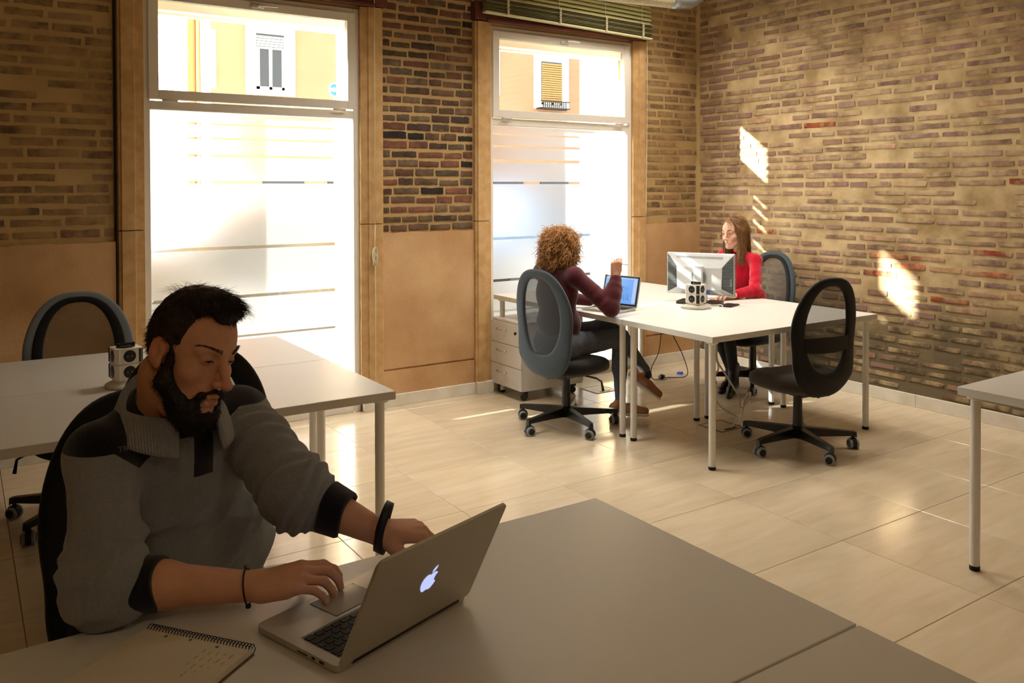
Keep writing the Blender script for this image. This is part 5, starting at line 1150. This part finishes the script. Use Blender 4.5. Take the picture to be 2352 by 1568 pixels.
def zoned(m, c):
    t = m.node_tree; b = [n for n in t.nodes if n.type == 'BSDF_PRINCIPLED'][0]; src = b.inputs['Base Color'].links[0].from_socket; at = t.nodes.new('ShaderNodeAttribute'); at.attribute_name = 'tint'
    mr = t.nodes.new('ShaderNodeMapRange'); t.links.new(at.outputs['Fac'], mr.inputs[0]); mr.inputs[1].default_value = .49; mr.inputs[2].default_value = .51; mx = t.nodes.new('ShaderNodeMixRGB'); t.links.new(mr.outputs[0], mx.inputs[0]); t.links.new(src, mx.inputs[1]); mx.inputs[2].default_value = lin(c); t.links.new(mx.outputs[0], b.inputs['Base Color'])
zoned(M_knit, '#14141c'); zc_ = (.5 + zone * 25)[:, None] * np.ones((1, 3))
sw = fast('sweater', V2 - man_off, Q, [M_knit], man, col=zc_)
# folded collar
def collar(u, v):
    th = -math.pi * .90 + 1.80 * math.pi * u      # angle from the back, the opening is in front
    c = math.cos(th / 2); back = max(0, math.cos(th)) ; fr = 1 - abs(th) / (math.pi * .9)
    rx, ry = .080, .074; h = .052 + .052 * back; flare = .012 + .034 * (1 - fr) ** 2
    if v < .5: t_ = v / .5; r = 1 + t_ * (-.02 + flare / .08 * t_) ; z = h * t_
    else: t_ = (v - .5) / .5; r = 1 + (-.02 + flare / .08) + (.10 + .30 * (1 - fr)) * t_ ; z = h * (1 - t_ * (.25 + .95 * (1 - fr) ** .8)) - .006 * t_
    lx = rx * r * math.sin(th); ly = -ry * r * math.cos(th) + .012 * v * 0
    p = TRm @ np.array([lx, ly, z - .008]) + NBp + np.array([0.004, -.002, -.008]) ; p = p + (HDp - NBp) * 0; p[2] += .10 * (-(p[0] - NBp[0]) * 0); return tuple(p - man_off)
g = G(); g.grid(collar, 60, 17); cl = part('collar', g, M_rib, man, True); so = cl.modifiers.new('thick', 'SOLIDIFY'); so.thickness = .006
def cuff(A, B_, r0, r1, name, L_=.052):
    u = nrm(B_ - A); x = nrm(np.cross(u, (0, 0, 1.))); y = np.cross(u, x)
    def f(a_, t_):
        th = 2 * math.pi * a_; rr = (r0 + (r1 - r0) * t_) * (1 + .015 * math.sin(th * 3 + t_)); 
        if t_ > .92: rr *= .93
        p = B_ + u * ((t_ - .5) * L_) + (x * math.cos(th) + y * math.sin(th)) * rr + u * .006 * math.sin(th * 2)
        p[2] = max(p[2], .7475) if p[1] < 1.727 else p[2]; return tuple(p - man_off)
    g = G(); g.grid(f, 40, 10, True); o = part(name, g, M_cuff, man, True); so = o.modifiers.new('thick', 'SOLIDIFY'); so.thickness = .005
uR = nrm(WRp - ERp); uL = nrm(WLp - ELp)
cuff(ERp, CR + uR * .036, .0555, .050, 'cuff', .066); cuff(ELp, CL + uL * .030, .0555, .049, 'cuff')
# small letters on the yoke
tx_ = bpy.data.curves.new('chest_letters', 'FONT'); tx_.body = 'TR'; tx_.size = .016; tx_.extrude = .0004; tx_.materials.append(mat('silver print', '#5d5d66', .6)); _to = bpy.data.objects.new('tmp', tx_); to = obj('chest_letters', bpy.data.meshes.new_from_object(_to), man); bpy.data.objects.remove(_to)
pl_ = onto(np.array([[.262, 1.828, 1.035]]), s2.ev)[0]; nn_ = nrm(s2.ev(pl_ + np.eye(3) * .002) - s2.ev(pl_ - np.eye(3) * .002)); xx = nrm(np.cross((0, 0, 1.), nn_)); yy = np.cross(nn_, xx); pw = pl_ + nn_ * .006 - man_off
to.matrix_local = Matrix([[xx[i], yy[i], nn_[i], pw[i]] for i in range(3)] + [[0, 0, 0, 1]])
# trousers and shoes (under the desk)
s3 = Sdf(); s3.frame(); hipR, hipL = np.array([.29, 2.07, .56]), np.array([.46, 2.11, .56]); knR, knL = np.array([.30, 1.66, .58]), np.array([.62, 1.72, .57]); ankR, ankL = np.array([.28, 1.72, .12]), np.array([.64, 1.80, .12])
s3.cap(hipR, hipL, .10, .10, .04); s3.cap(hipR, knR, .088, .062, .03); s3.cap(hipL, knL, .088, .062, .03); s3.cap(knR, ankR, .060, .045, .02); s3.cap(knL, ankL, .060, .045, .02)
V, Q = surface(s3.ev, *s3.bounds(), .009); fast('trousers', smoothV(V, Q, 2) - man_off, Q, mat('dark blue denim', '#20242f', .9, bump=.3, bscale=200), man)
def shoe(s, ank, d, L_=.27):
    d = nrm(d); a = np.array([ank[0], ank[1], 0.]); s.cap(a - d * .045 + (0, 0, .045), a + d * .10 + (0, 0, .038), .036, .037, .02); s.cap(a + d * .10 + (0, 0, .038), a + d * (L_ - .085) + (0, 0, .032), .038, .030, .02); s.cap(a + (0, 0, .05), np.asarray(ank) , .036, .038, .02)
for ank in (ankR, ankL):
    s4 = Sdf(); shoe(s4, ank, (.1, -1, 0)); V, Q = surface(s4.ev, *s4.bounds(), .006); V[:, 2] = np.maximum(V[:, 2], .001); fast('shoe', V - man_off, Q, M_blackpl, man)
# bracelet and fitness band
def wristband(name, A, B_, t0, r, rad, m, parent_lbl, droop=0.0, flatw=None, tilt=0.0, bead=False):
    c = A * (1 - t0) + B_ * t0; u = nrm(B_ - A); x = nrm(np.cross(u, (0, 0, 1.))); y = np.cross(u, x); root_ = empty(name, tuple(c), label=parent_lbl, cat='bracelet' if bead else 'wristband'); n = 44; g = G()
    if flatw is None:
        pts = [tuple((x * math.cos(t_) * r + y * math.sin(t_) * r - np.array([0, 0, 1.]) * droop * (1 - math.sin(t_)) * 0 + u * tilt * math.sin(t_))) for t_ in [i * 2 * math.pi / n for i in range(n + 1)]]; g.tube(pts, rad, 8, False); part('cord', g, m, root_, True)
    else:
        def f(a_, t_):
            th = 2 * math.pi * a_; q = t_ * 4; hw_ = flatw / 2 * (1 + .35 * max(0, math.sin(th))); off, dr = [(-1, 0), (1, 0), (1, 1), (-1, 1), (-1, 0)][int(round(q)) % 5]
            rr = r + dr * rad + droop * max(0, -math.sin(th)) ** 2; p = x * math.cos(th) * rr + y * math.sin(th) * rr + u * (off * hw_ * (.85 if dr else 1) + tilt * math.sin(th)); return tuple(p)
        g.grid(f, 48, 5, True); part('strap', g, m, root_, True)
    return root_, x, y, u
br, bx_, by_, bu_ = wristband('cord_bracelet', ERp, WRp, .965, .0322, .0016, mat('black cord', '#0e0c0b', .7), 'thin black cord bracelet with beads on the right wrist of the man', tilt=.006, bead=True)
for th, rr_ in ((1.2, .0055), (2.35, .0060), (4.4, .005)):
    g = G(); c = bx_ * math.cos(th) * .034 + by_ * math.sin(th) * .034 + bu_ * .006 * math.sin(th); g.lathe([(0, -rr_), (rr_ * .8, -rr_ * .6), (rr_, 0), (rr_ * .8, rr_ * .6), (0, rr_)], 14, tuple(c)); part('bead', g, mat('steel bead', '#6a625c', .3, .7) if th > 2 else M_blackpl, br, True)
wristband('fitness_band', ELp, WLp, 1.04, .0345, .0035, mat('black silicone strap', '#141416', .5), 'black fitness band hanging loosely on the left wrist of the man', droop=.030, flatw=.019, tilt=.012)
# ---------------------------------------------------------------- woman in maroon (seen from behind)
wm = empty('person', (3.25, 4.43, 0), label='curly haired woman in a maroon sweater seen from behind with one hand raised', cat='person'); wo_ = np.array([3.25, 4.43, 0.])
Hm, Rm_ = np.array([3.262, 4.425, 1.165]), HR(78, 2, 0); Tm = HR(80, 4, 0)
sR, sL = np.array([3.255, 4.265, 1.000]), np.array([3.235, 4.595, 1.000]); eR, wR = np.array([3.402, 4.085, .802]), np.array([3.462, 4.112, 1.000]); eL, wL = np.array([3.40, 4.62, .82]), np.array([3.56, 4.50, .79])
nB = np.array([3.235, 4.43, 1.05]); kR, aR = np.array([3.66, 4.30, .56]), np.array([3.745, 4.395, .13]); kL, aL = np.array([3.72, 4.44, .615]), np.array([3.955, 4.38, .295]); hR, hL = np.array([3.24, 4.34, .545]), np.array([3.24, 4.52, .545])
def wbody(s, male=False):
    s.frame(Rm_, Hm, .97); head(s, False); s.frame(); s.cap(nB, Hm + Rm_ @ np.array([0, -.03, -.06]), .050, .045, .02)
    s.cap(sR, sL, .042, .042, .03); s.p.append(('e', np.array([3.24, 4.43, .88]), np.array([.135, .09, .16]), Tm, .04, False, .16)); s.cap((3.25, 4.43, .80), (3.26, 4.43, .62), .09, .085, .03)
    s.cap(sR, eR, .038, .033, .02); s.chain([eR, wR], [.035, .023], .02); s.cap(sL, eL, .038, .033, .02); s.cap(eL, wL, .034, .022, .02)
    hand(s, wR, (.12, .0, 1), (-.55, -.80, .1), (.75, -.55, 0), [(50, 95, 60), (60, 95, 60), (66, 95, 60), (70, 95, 60)], ((.75, .25, -.75), (25, 45)), .92)
    hand(s, wL, (1, -.4, -.1), (0, 0, 1), (.3, -.9, 0), [(20, 30, 20)] * 4, ((.7, .6, -.3), (10, 15)), .9)
sw_ = Sdf(); wbody(sw_); V, Q = surface(sw_.ev, *sw_.bounds(), .0045); V = smoothV(V, Q, 1, .4); fast('body', V - wo_, Q, SKR, wm, col=tint_face(V, Rm_, Hm, .97, lin('#c99578')[:3], lin('#b0605a')[:3], lin('#cf8570')[:3]))
s = Sdf(); s.frame(); s.cap(sR, sL, .056, .056, .035); s.p.append(('e', np.array([3.235, 4.43, .88]), np.array([.160, .112, .17]), Tm, .05, False, .17)); s.p.append(('e', np.array([3.25, 4.43, .68]), np.array([.165, .125, .13]), Tm, .05, False, .165))
s.cap(nB + (0, 0, -.03), sR, .055, .05, .03); s.cap(nB + (0, 0, -.03), sL, .055, .05, .03); s.cap(nB + (0, 0, -.03), nB + (0, 0, .015), .062, .056, .02)
s.cap(sR, eR, .056, .050, .025); s.chain([eR, eR * .5 + wR * .5, wR + (0, 0, -.022)], [.052, .050, .040], .03, .02); s.cap(sL, eL, .056, .05, .025); s.cap(eL, wL, .050, .036, .02)
V, Q = surface(s.ev, *s.bounds(), .006); V = smoothV(V, Q, 2); N = normals(V, Q)
def arm_folds(V, segs):
    d = .0028 * noise3(V, 16) + .0035 * noise3(V, 7)
    for A, B_, c0, c1, lam, amp in segs:
        ab = B_ - A; L_ = np.linalg.norm(ab); u = ab / L_; X = V - A; t_ = (X @ u) / L_; rr = np.linalg.norm(X - np.outer(X @ u, u), axis=1); w_ = np.clip((t_ - c0) / .15, 0, 1) * np.clip((c1 - t_) / .15, 0, 1) * np.clip((.085 - rr) / .02, 0, 1); d += w_ * amp * (.5 + .5 * np.sin(2 * math.pi * (t_ * L_ + .03 * noise3(V, 9) + .01 * noise3(V, 30)) / lam)) * np.clip(.7 + .6 * noise3(V, 15), 0, 1.3)
    return d
V = V + N * arm_folds(V, [(sR, eR, .4, 1.05, .06, .006), (eR, wR, -.1, .9, .06, .005)])[:, None]
V[:, 2] = np.where((V[:, 2] < .7475) & (V[:, 0] > 3.402) & (V[:, 2] > .70), .7475, V[:, 2])
fast('sweater', V - wo_, Q, mat('maroon wool', '#5b1f28', .97, col2='#431820', scale=300, bump=.6, bscale=260, sheen=.35, spec=.1), wm)
s = Sdf(); s.frame(); s.cap(hR, hL, .105, .105, .04); s.cap(hR, kR, .085, .060, .03); s.cap(hL, kL, .085, .062, .03); s.chain([kR, kR * .5 + aR * .5 + (-.01, .0, 0), aR], [.058, .050, .034], .02); s.chain([kL, aL], [.058, .034], .02)
V, Q = surface(s.ev, *s.bounds(), .006); V = smoothV(V, Q, 2); V = V + normals(V, Q) * (.004 * noise3(V, 13) + .003 * noise3(V, 30))[:, None]
fast('trousers', V - wo_, Q, mat('mottled grey jersey', '#3d4048', .95, col2='#6d7180', scale=320, bump=.3, bscale=400, lo=.45, hi=.6), wm)
M_tan = mat('tan suede', '#a4714f', .85, bump=.2, bscale=200); M_sole = mat('white rubber sole', '#dcd6cc', .6)
def trainer(ank, d, upv, parent, off):
    d = nrm(d); up = nrm(np.asarray(upv) - d * np.dot(upv, d)); a = np.asarray(ank) - up * .075
    s = Sdf(); s.frame(); s.cap(a - d * .045, a + d * .07, .036, .036, .02); s.cap(a + d * .07 - up * .002, a + d * .165 - up * .008, .036, .028, .02); s.cap(a - d * .015 + up * .02, a + up * .055 - d * .005, .036, .034, .02)
    V, Q = surface(s.ev, *s.bounds(), .005); fast('shoe_upper', V - off, Q, M_tan, parent)
    s = Sdf(); s.frame(); b = a - up * .030; s.cap(b - d * .05, b + d * .08, .038, .037, .01, flat=(up, .45)); s.cap(b + d * .08, b + d * .17, .037, .028, .01, flat=(up, .45)); V, Q = surface(s.ev, *s.bounds(), .005); fast('shoe_sole', V - off, Q, M_sole, parent)
    g = G(); x = np.cross(d, up)
    for k in range(5): c = a + d * (.03 + .02 * k) + up * (.038 - .003 * k); g.tube([tuple(c - x * .018 - off), tuple(c + up * .004 - off), tuple(c + x * .018 - off)], .0025, 6)
    part('laces', g, mat('brown laces', '#6f452d', .8), parent)
trainer(aR, (.62, -.75, 0), (0, 0, 1), wm, wo_); trainer(aL, (.55, -.60, -.55), (.45, -.2, .85), wm, wo_)
for k_a, k_b in ((aR + (0, 0, .01), aR + (0, 0, -.04)), (aL + (-.01, .004, .02), aL + (.012, -.006, -.035))):
    s = Sdf(); s.frame(); s.cap(k_a, k_b, .032, .033, .01); V, Q = surface(s.ev, *s.bounds(), .006); fast('sock', V - wo_, Q, M_blackpl, wm)
# curly hair
def curly_fn(P):
    L = ((P - Hm) @ Rm_) / .97; x, y, z = L.T; d = (np.sqrt((x / .115) ** 2 + ((y + .018) / .118) ** 2 + ((z - .035) / .112) ** 2) - 1) * .11; d2 = (np.sqrt((x / .128) ** 2 + ((y + .022) / .112) ** 2 + ((z + .045) / .088) ** 2) - 1) * .10
    h = np.clip(.5 + .5 * (d2 - d) / .04, 0, 1); d = d2 * (1 - h) + d * h - .04 * h * (1 - h); d = np.maximum(d, np.where(np.abs(x) < .06, y - .07, -1)); return (d + .006 * noise3(P, 70) + .005 * noise3(P, 35)).astype(np.float32)
Vh, Qh = surface(curly_fn, Hm - .2, Hm + .2, .005); Nh = normals(Vh, Qh); M_curl = hairmat('honey curls', '#c78f50', '#8a5c2e', .4, 45, spec=.5); M_curl2 = hairmat('golden curls', '#ecc285', '#c99556', .4, 40, spec=.6)
hc = fast('hair', Vh - wo_, Qh, hairmat('curl shadow', '#6e4623', '#8a5c2c', .6, 45), wm); rs = np.random.RandomState(21)
for mm, nn, sd in ((M_curl, 1900, 1), (M_curl2, 1100, 2)):
    sel = rs.choice(len(Vh), nn); C0 = Vh[sel] - Nh[sel] * .012; Ln = ((C0 - Hm) @ Rm_); tang = np.array([0, 0, -1.]) - Nh[sel] * (-Nh[sel][:, 2:3]); tang = tang / (np.linalg.norm(tang, axis=1)[:, None] + 1e-6); dr = tang * .9 + Nh[sel] * .22 + rs.normal(size=(nn, 3)) * .22; dr /= np.linalg.norm(dr, axis=1)[:, None]
    S_ = 15; t_ = np.linspace(0, 1, S_); Lh = rs.uniform(.05, .095, nn); a = np.cross(dr, rs.normal(size=(nn, 3))); a /= np.linalg.norm(a, axis=1)[:, None]; b = np.cross(dr, a); ph = rs.uniform(0, 6.28, nn); cf = rs.uniform(1.0, 2.1, nn); cr_ = rs.uniform(.006, .011, nn)
    C = C0[:, None, :] + dr[:, None, :] * (Lh[:, None] * t_)[:, :, None] + (a[:, None] * np.cos(ph[:, None] + cf[:, None] * t_ * 6.28)[:, :, None] + b[:, None] * np.sin(ph[:, None] + cf[:, None] * t_ * 6.28)[:, :, None]) * (cr_[:, None] * np.minimum(1, t_ * 4 + .2))[:, :, None]
    ribbons('curls', C - wo_, (.0024 if sd == 1 else .0022), mm, hc, .3, rs, .4)
pen = empty('white_pen', (3.49, 4.09, 1.075), label='short white pen held in the raised hand of the woman in maroon', cat='pen'); g = G(); g.tube([(-.02, .015, .005), (.03, -.03, -.005)], .004, 8); part('barrel', g, M_white, pen)
# ---------------------------------------------------------------- woman in red
wr_ = empty('person', (5.10, 4.48, 0), label='smiling woman with long light brown hair in a red sweater behind the monitor', cat='person'); ro = np.array([5.10, 4.48, 0.])
Hd, Rr = np.array([4.957, 4.482, 1.203]), HR(268, 4, -4); Tr = HR(268, 12, 0)
sR, sL = np.array([5.01, 4.63, 1.020]), np.array([5.01, 4.315, 1.005]); eL, wL = np.array([4.872, 4.20, .800]), np.array([4.680, 4.225, .778]); eR, wR = np.array([4.87, 4.68, .80]), np.array([4.67, 4.50, .778]); nB = np.array([5.015, 4.475, 1.065])
hR, hL = np.array([5.17, 4.57, .55]), np.array([5.17, 4.41, .55]); kR, aR = np.array([4.80, 4.56, .56]), np.array([4.94, 4.50, .16]); kL, aL = np.array([4.79, 4.40, .56]), np.array([4.865, 4.40, .15])
s = Sdf(); s.frame(Rr, Hd, .96); head(s, False, True); s.frame(); s.cap(nB, Hd + Rr @ np.array([0, -.03, -.06]), .048, .044, .02); s.cap(sR, sL, .040, .040, .03); s.p.append(('e', np.array([5.05, 4.475, .88]), np.array([.13, .085, .16]), Tr, .04, False, .16)); s.cap((5.10, 4.475, .78), (5.14, 4.48, .62), .09, .085, .03)
s.cap(sR, eR, .036, .032, .02); s.cap(eR, wR, .033, .021, .02); s.cap(sL, eL, .036, .032, .02); s.cap(eL, wL, .033, .021, .02)
hand(s, wL, (-1, .18, .05), (0, 0, 1), (0, 1, 0), [(12, 28, 18), (12, 32, 20), (14, 32, 20), (12, 26, 18)], ((.8, .55, -.2), (8, 12)), .90, .16); hand(s, wR, (-1, -.25, .05), (0, 0, 1), (0, -1, 0), [(12, 28, 18), (12, 32, 20), (14, 32, 20), (12, 26, 18)], ((.8, .55, -.2), (8, 12)), .90, .16)
V, Q = surface(s.ev, *s.bounds(), .0035); V = smoothV(V, Q, 1, .3); fsk = s.ev; fast('body', V - ro, Q, SKR, wr_, col=tint_face(V, Rr, Hd, .96, lin('#e3b49a')[:3], lin('#c4696a')[:3], lin('#e39a88')[:3]))
eyes(wr_, Rr, Hd - ro, .96, (0, -8))
g = G(); us = [-.021 + .0035 * k for k in range(13)]; g.prism([(u, .0030 + 13 * u * u) for u in us][::-1] + [(u, -.0060 + 26 * u * u) for u in us[1:-1]], 0, .0015, lambda u, v, w_: tuple(Rr @ (np.array([u, (.0972 - u * u * 26 + w_), v - .0708]) * .96) + Hd - ro)); part('teeth', g, mat('teeth white', '#f1ece2', .3), wr_)
rs = np.random.RandomState(31); bp2 = []
for x in (-1, 1): t_ = rs.uniform(0, 1, 130); bp2.append(np.stack([x * (.016 + .030 * t_), .094 - .018 * t_, .030 + .004 * np.sin(t_ * 2.8) + rs.uniform(-.0015, .0015, 130)], 1))
bq = onto(np.concatenate(bp2) * .96 @ Rr.T + Hd, fsk); strands('eyebrows', bq - ro, np.tile(Rr @ np.array([0, .3, -.1]), (len(bq), 1)) + rs.normal(size=(len(bq), 3)) * .4, .005, .0005, hairmat('brown brow', '#6b4a30', '#553821'), wr_, seg=2)
s = Sdf(); s.frame(); s.cap(sR, sL, .044, .044, .03); s.p.append(('e', np.array([5.045, 4.475, .88]), np.array([.150, .110, .17]), Tr, .05, False, .17)); s.p.append(('e', np.array([5.11, 4.478, .68]), np.array([.155, .125, .14]), Tr, .05, False, .155)); s.cap(nB + (0, 0, -.03), sR, .046, .043, .03); s.cap(nB + (0, 0, -.03), sL, .046, .043, .03)
s.cap(sL, eL, .046, .042, .025); s.chain([eL, wL + (.02, -.002, .002)], [.044, .034], .03); s.cap(sR, eR, .046, .042, .025); s.chain([eR, wR + (.02, .004, .002)], [.044, .034], .03); V, Q = surface(s.ev, *s.bounds(), .006); V = smoothV(V, Q, 2); N = normals(V, Q)
V = V + N * (arm_folds(V, [(sL, eL, .3, 1.05, .085, .002), (eL, wL, -.1, .9, .06, .002)]) + .003 * (1 - np.abs(np.sin(V[:, 1] * 45 + 2.5 * noise3(V, 6)))) * np.clip((.98 - V[:, 2]) / .1, 0, 1))[:, None]
V[:, 2] = np.where((V[:, 2] < .7475) & (V[:, 0] < 4.897) & (V[:, 2] > .70), .7475, V[:, 2]); fast('sweater', V - ro, Q, mat('red wool', '#c2082a', .95, col2='#a80724', scale=200, bump=.4, bscale=260, sheen=.3, spec=.1), wr_)
s = Sdf(); s.frame(); s.cap(hR, hL, .10, .10, .04); s.cap(hR, kR, .082, .058, .03); s.cap(hL, kL, .082, .058, .03); s.chain([kR, aR], [.055, .036], .02); s.chain([kL, aL], [.055, .036], .02); V, Q = surface(s.ev, *s.bounds(), .008); fast('trousers', smoothV(V, Q, 2) - ro, Q, mat('black jeans', '#15161b', .9), wr_)
for nm_, ak, dd in (('boot', aL, (-.85, -.5, 0)), ('boot', aR, (-.9, -.3, 0))):
    d = nrm(dd); a = np.array([ak[0], ak[1], 0]); s = Sdf(); s.frame(); s.chain([np.asarray(ak) + (0, 0, .06), a + (0, 0, .075)], [.044, .036], .02); s.cap(a + (0, 0, .07), a + d * .09 + (0, 0, .045), .035, .032, .02); s.cap(a + d * .09 + (0, 0, .045), a + d * .175 + (0, 0, .024), .032, .022, .02); s.cap(a - d * .02 + (0, 0, .06), a - d * .028 + (0, 0, .012), .024, .013, .01)
    s.cap(a + d * .06 + (0, 0, .018), a + d * .17 + (0, 0, .010), .02, .022, .01, flat=((0, 0, 1.), .4)); V, Q = surface(s.ev, *s.bounds(), .005); V[:, 2] = np.maximum(V[:, 2], .001); fast(nm_, V - ro, Q, mat('black leather', '#0d0d0f', .3), wr_)
# long straight hair
def long_fn(P):
    L = ((P - Hd) @ Rr) / .96; x, y, z = L.T; ax = np.abs(x); d = (np.sqrt((x / .088) ** 2 + ((y + .018) / .108) ** 2 + ((z - .038) / .103) ** 2) - 1) * .095
    X = np.stack([ax - .066, (y + .02) * .50, z], 1); zc = np.clip(z, -.20, .04); d2 = np.sqrt((ax - .070 - .10 * (.04 - zc) * 0) ** 2 + ((y + .015 - .16 * (.04 - zc)) * .48) ** 2 + (z - zc) ** 2) - .022; d3 = np.sqrt((ax * .40) ** 2 + (y + .085) ** 2 + (z - np.clip(z, -.14, .03)) ** 2) - .030
    for q in (d2, d3): h = np.clip(.5 + .5 * (q - d) / .025, 0, 1); d = q * (1 - h) + d * h - .025 * h * (1 - h)
    face = .078 - np.sqrt((x / .80) ** 2 + ((z + .005) / 1.05) ** 2); d = np.maximum(d, np.where(y > .035, face, -1)); return (d + .0015 * noise3(P * np.array([1, 1, .2]), 160)).astype(np.float32)
Vh, Qh = surface(long_fn, Hd - .27, Hd + .19, .0045); Nh = normals(Vh, Qh); M_lh = hairmat('light brown hair', '#96704a', '#6a4c30', .5, 26, (1, 1, .12), .3); M_lh2 = hairmat('blond ends', '#c99c62', '#a27a48', .45, 22, (1, 1, .12), .4)
hc = fast('hair', Vh - ro, Qh, M_lh, wr_); nn = 3800; sel = rs.choice(len(Vh), nn); C0 = Vh[sel]; LL = ((C0 - Hd) @ Rr) / .96; n_ = Nh[sel]; lt = np.clip(LL[:, 2] - .05, 0, .09)[:, None] / .09; tl_ = np.concatenate([np.sign(LL[:, :1] - .015) * 1.6 * lt, -.5 * lt, -1 + 0 * lt], 1); td = tl_ @ Rr.T; td = td - n_ * (td * n_).sum(1)[:, None]; td /= np.linalg.norm(td, axis=1)[:, None] + 1e-6; ok_ = ~((LL[:, 1] > .02) & (LL[:, 2] > -.10) & (np.abs(LL[:, 0]) < .070) & (LL[:, 2] < .084))
pick = rs.uniform(size=nn) < .6
for mk, mm in ((pick & ok_, M_lh), (~pick & ok_, M_lh2)):
    k_ = mk.sum(); S_ = 6; t_ = np.linspace(0, 1, S_); Lh = rs.uniform(.035, .065, k_); C = (C0[mk] + n_[mk] * .001)[:, None] + td[mk][:, None] * (Lh[:, None] * t_)[:, :, None] + n_[mk][:, None] * (.004 * np.sin(t_ * 3.14))[None, :, None] + rs.normal(size=(k_, 1, 3)) * .003 * t_[None, :, None]; ribbons('hair_strands', C - ro, .0009, mm, hc, .3, rs)
def recentre(root):
    pass
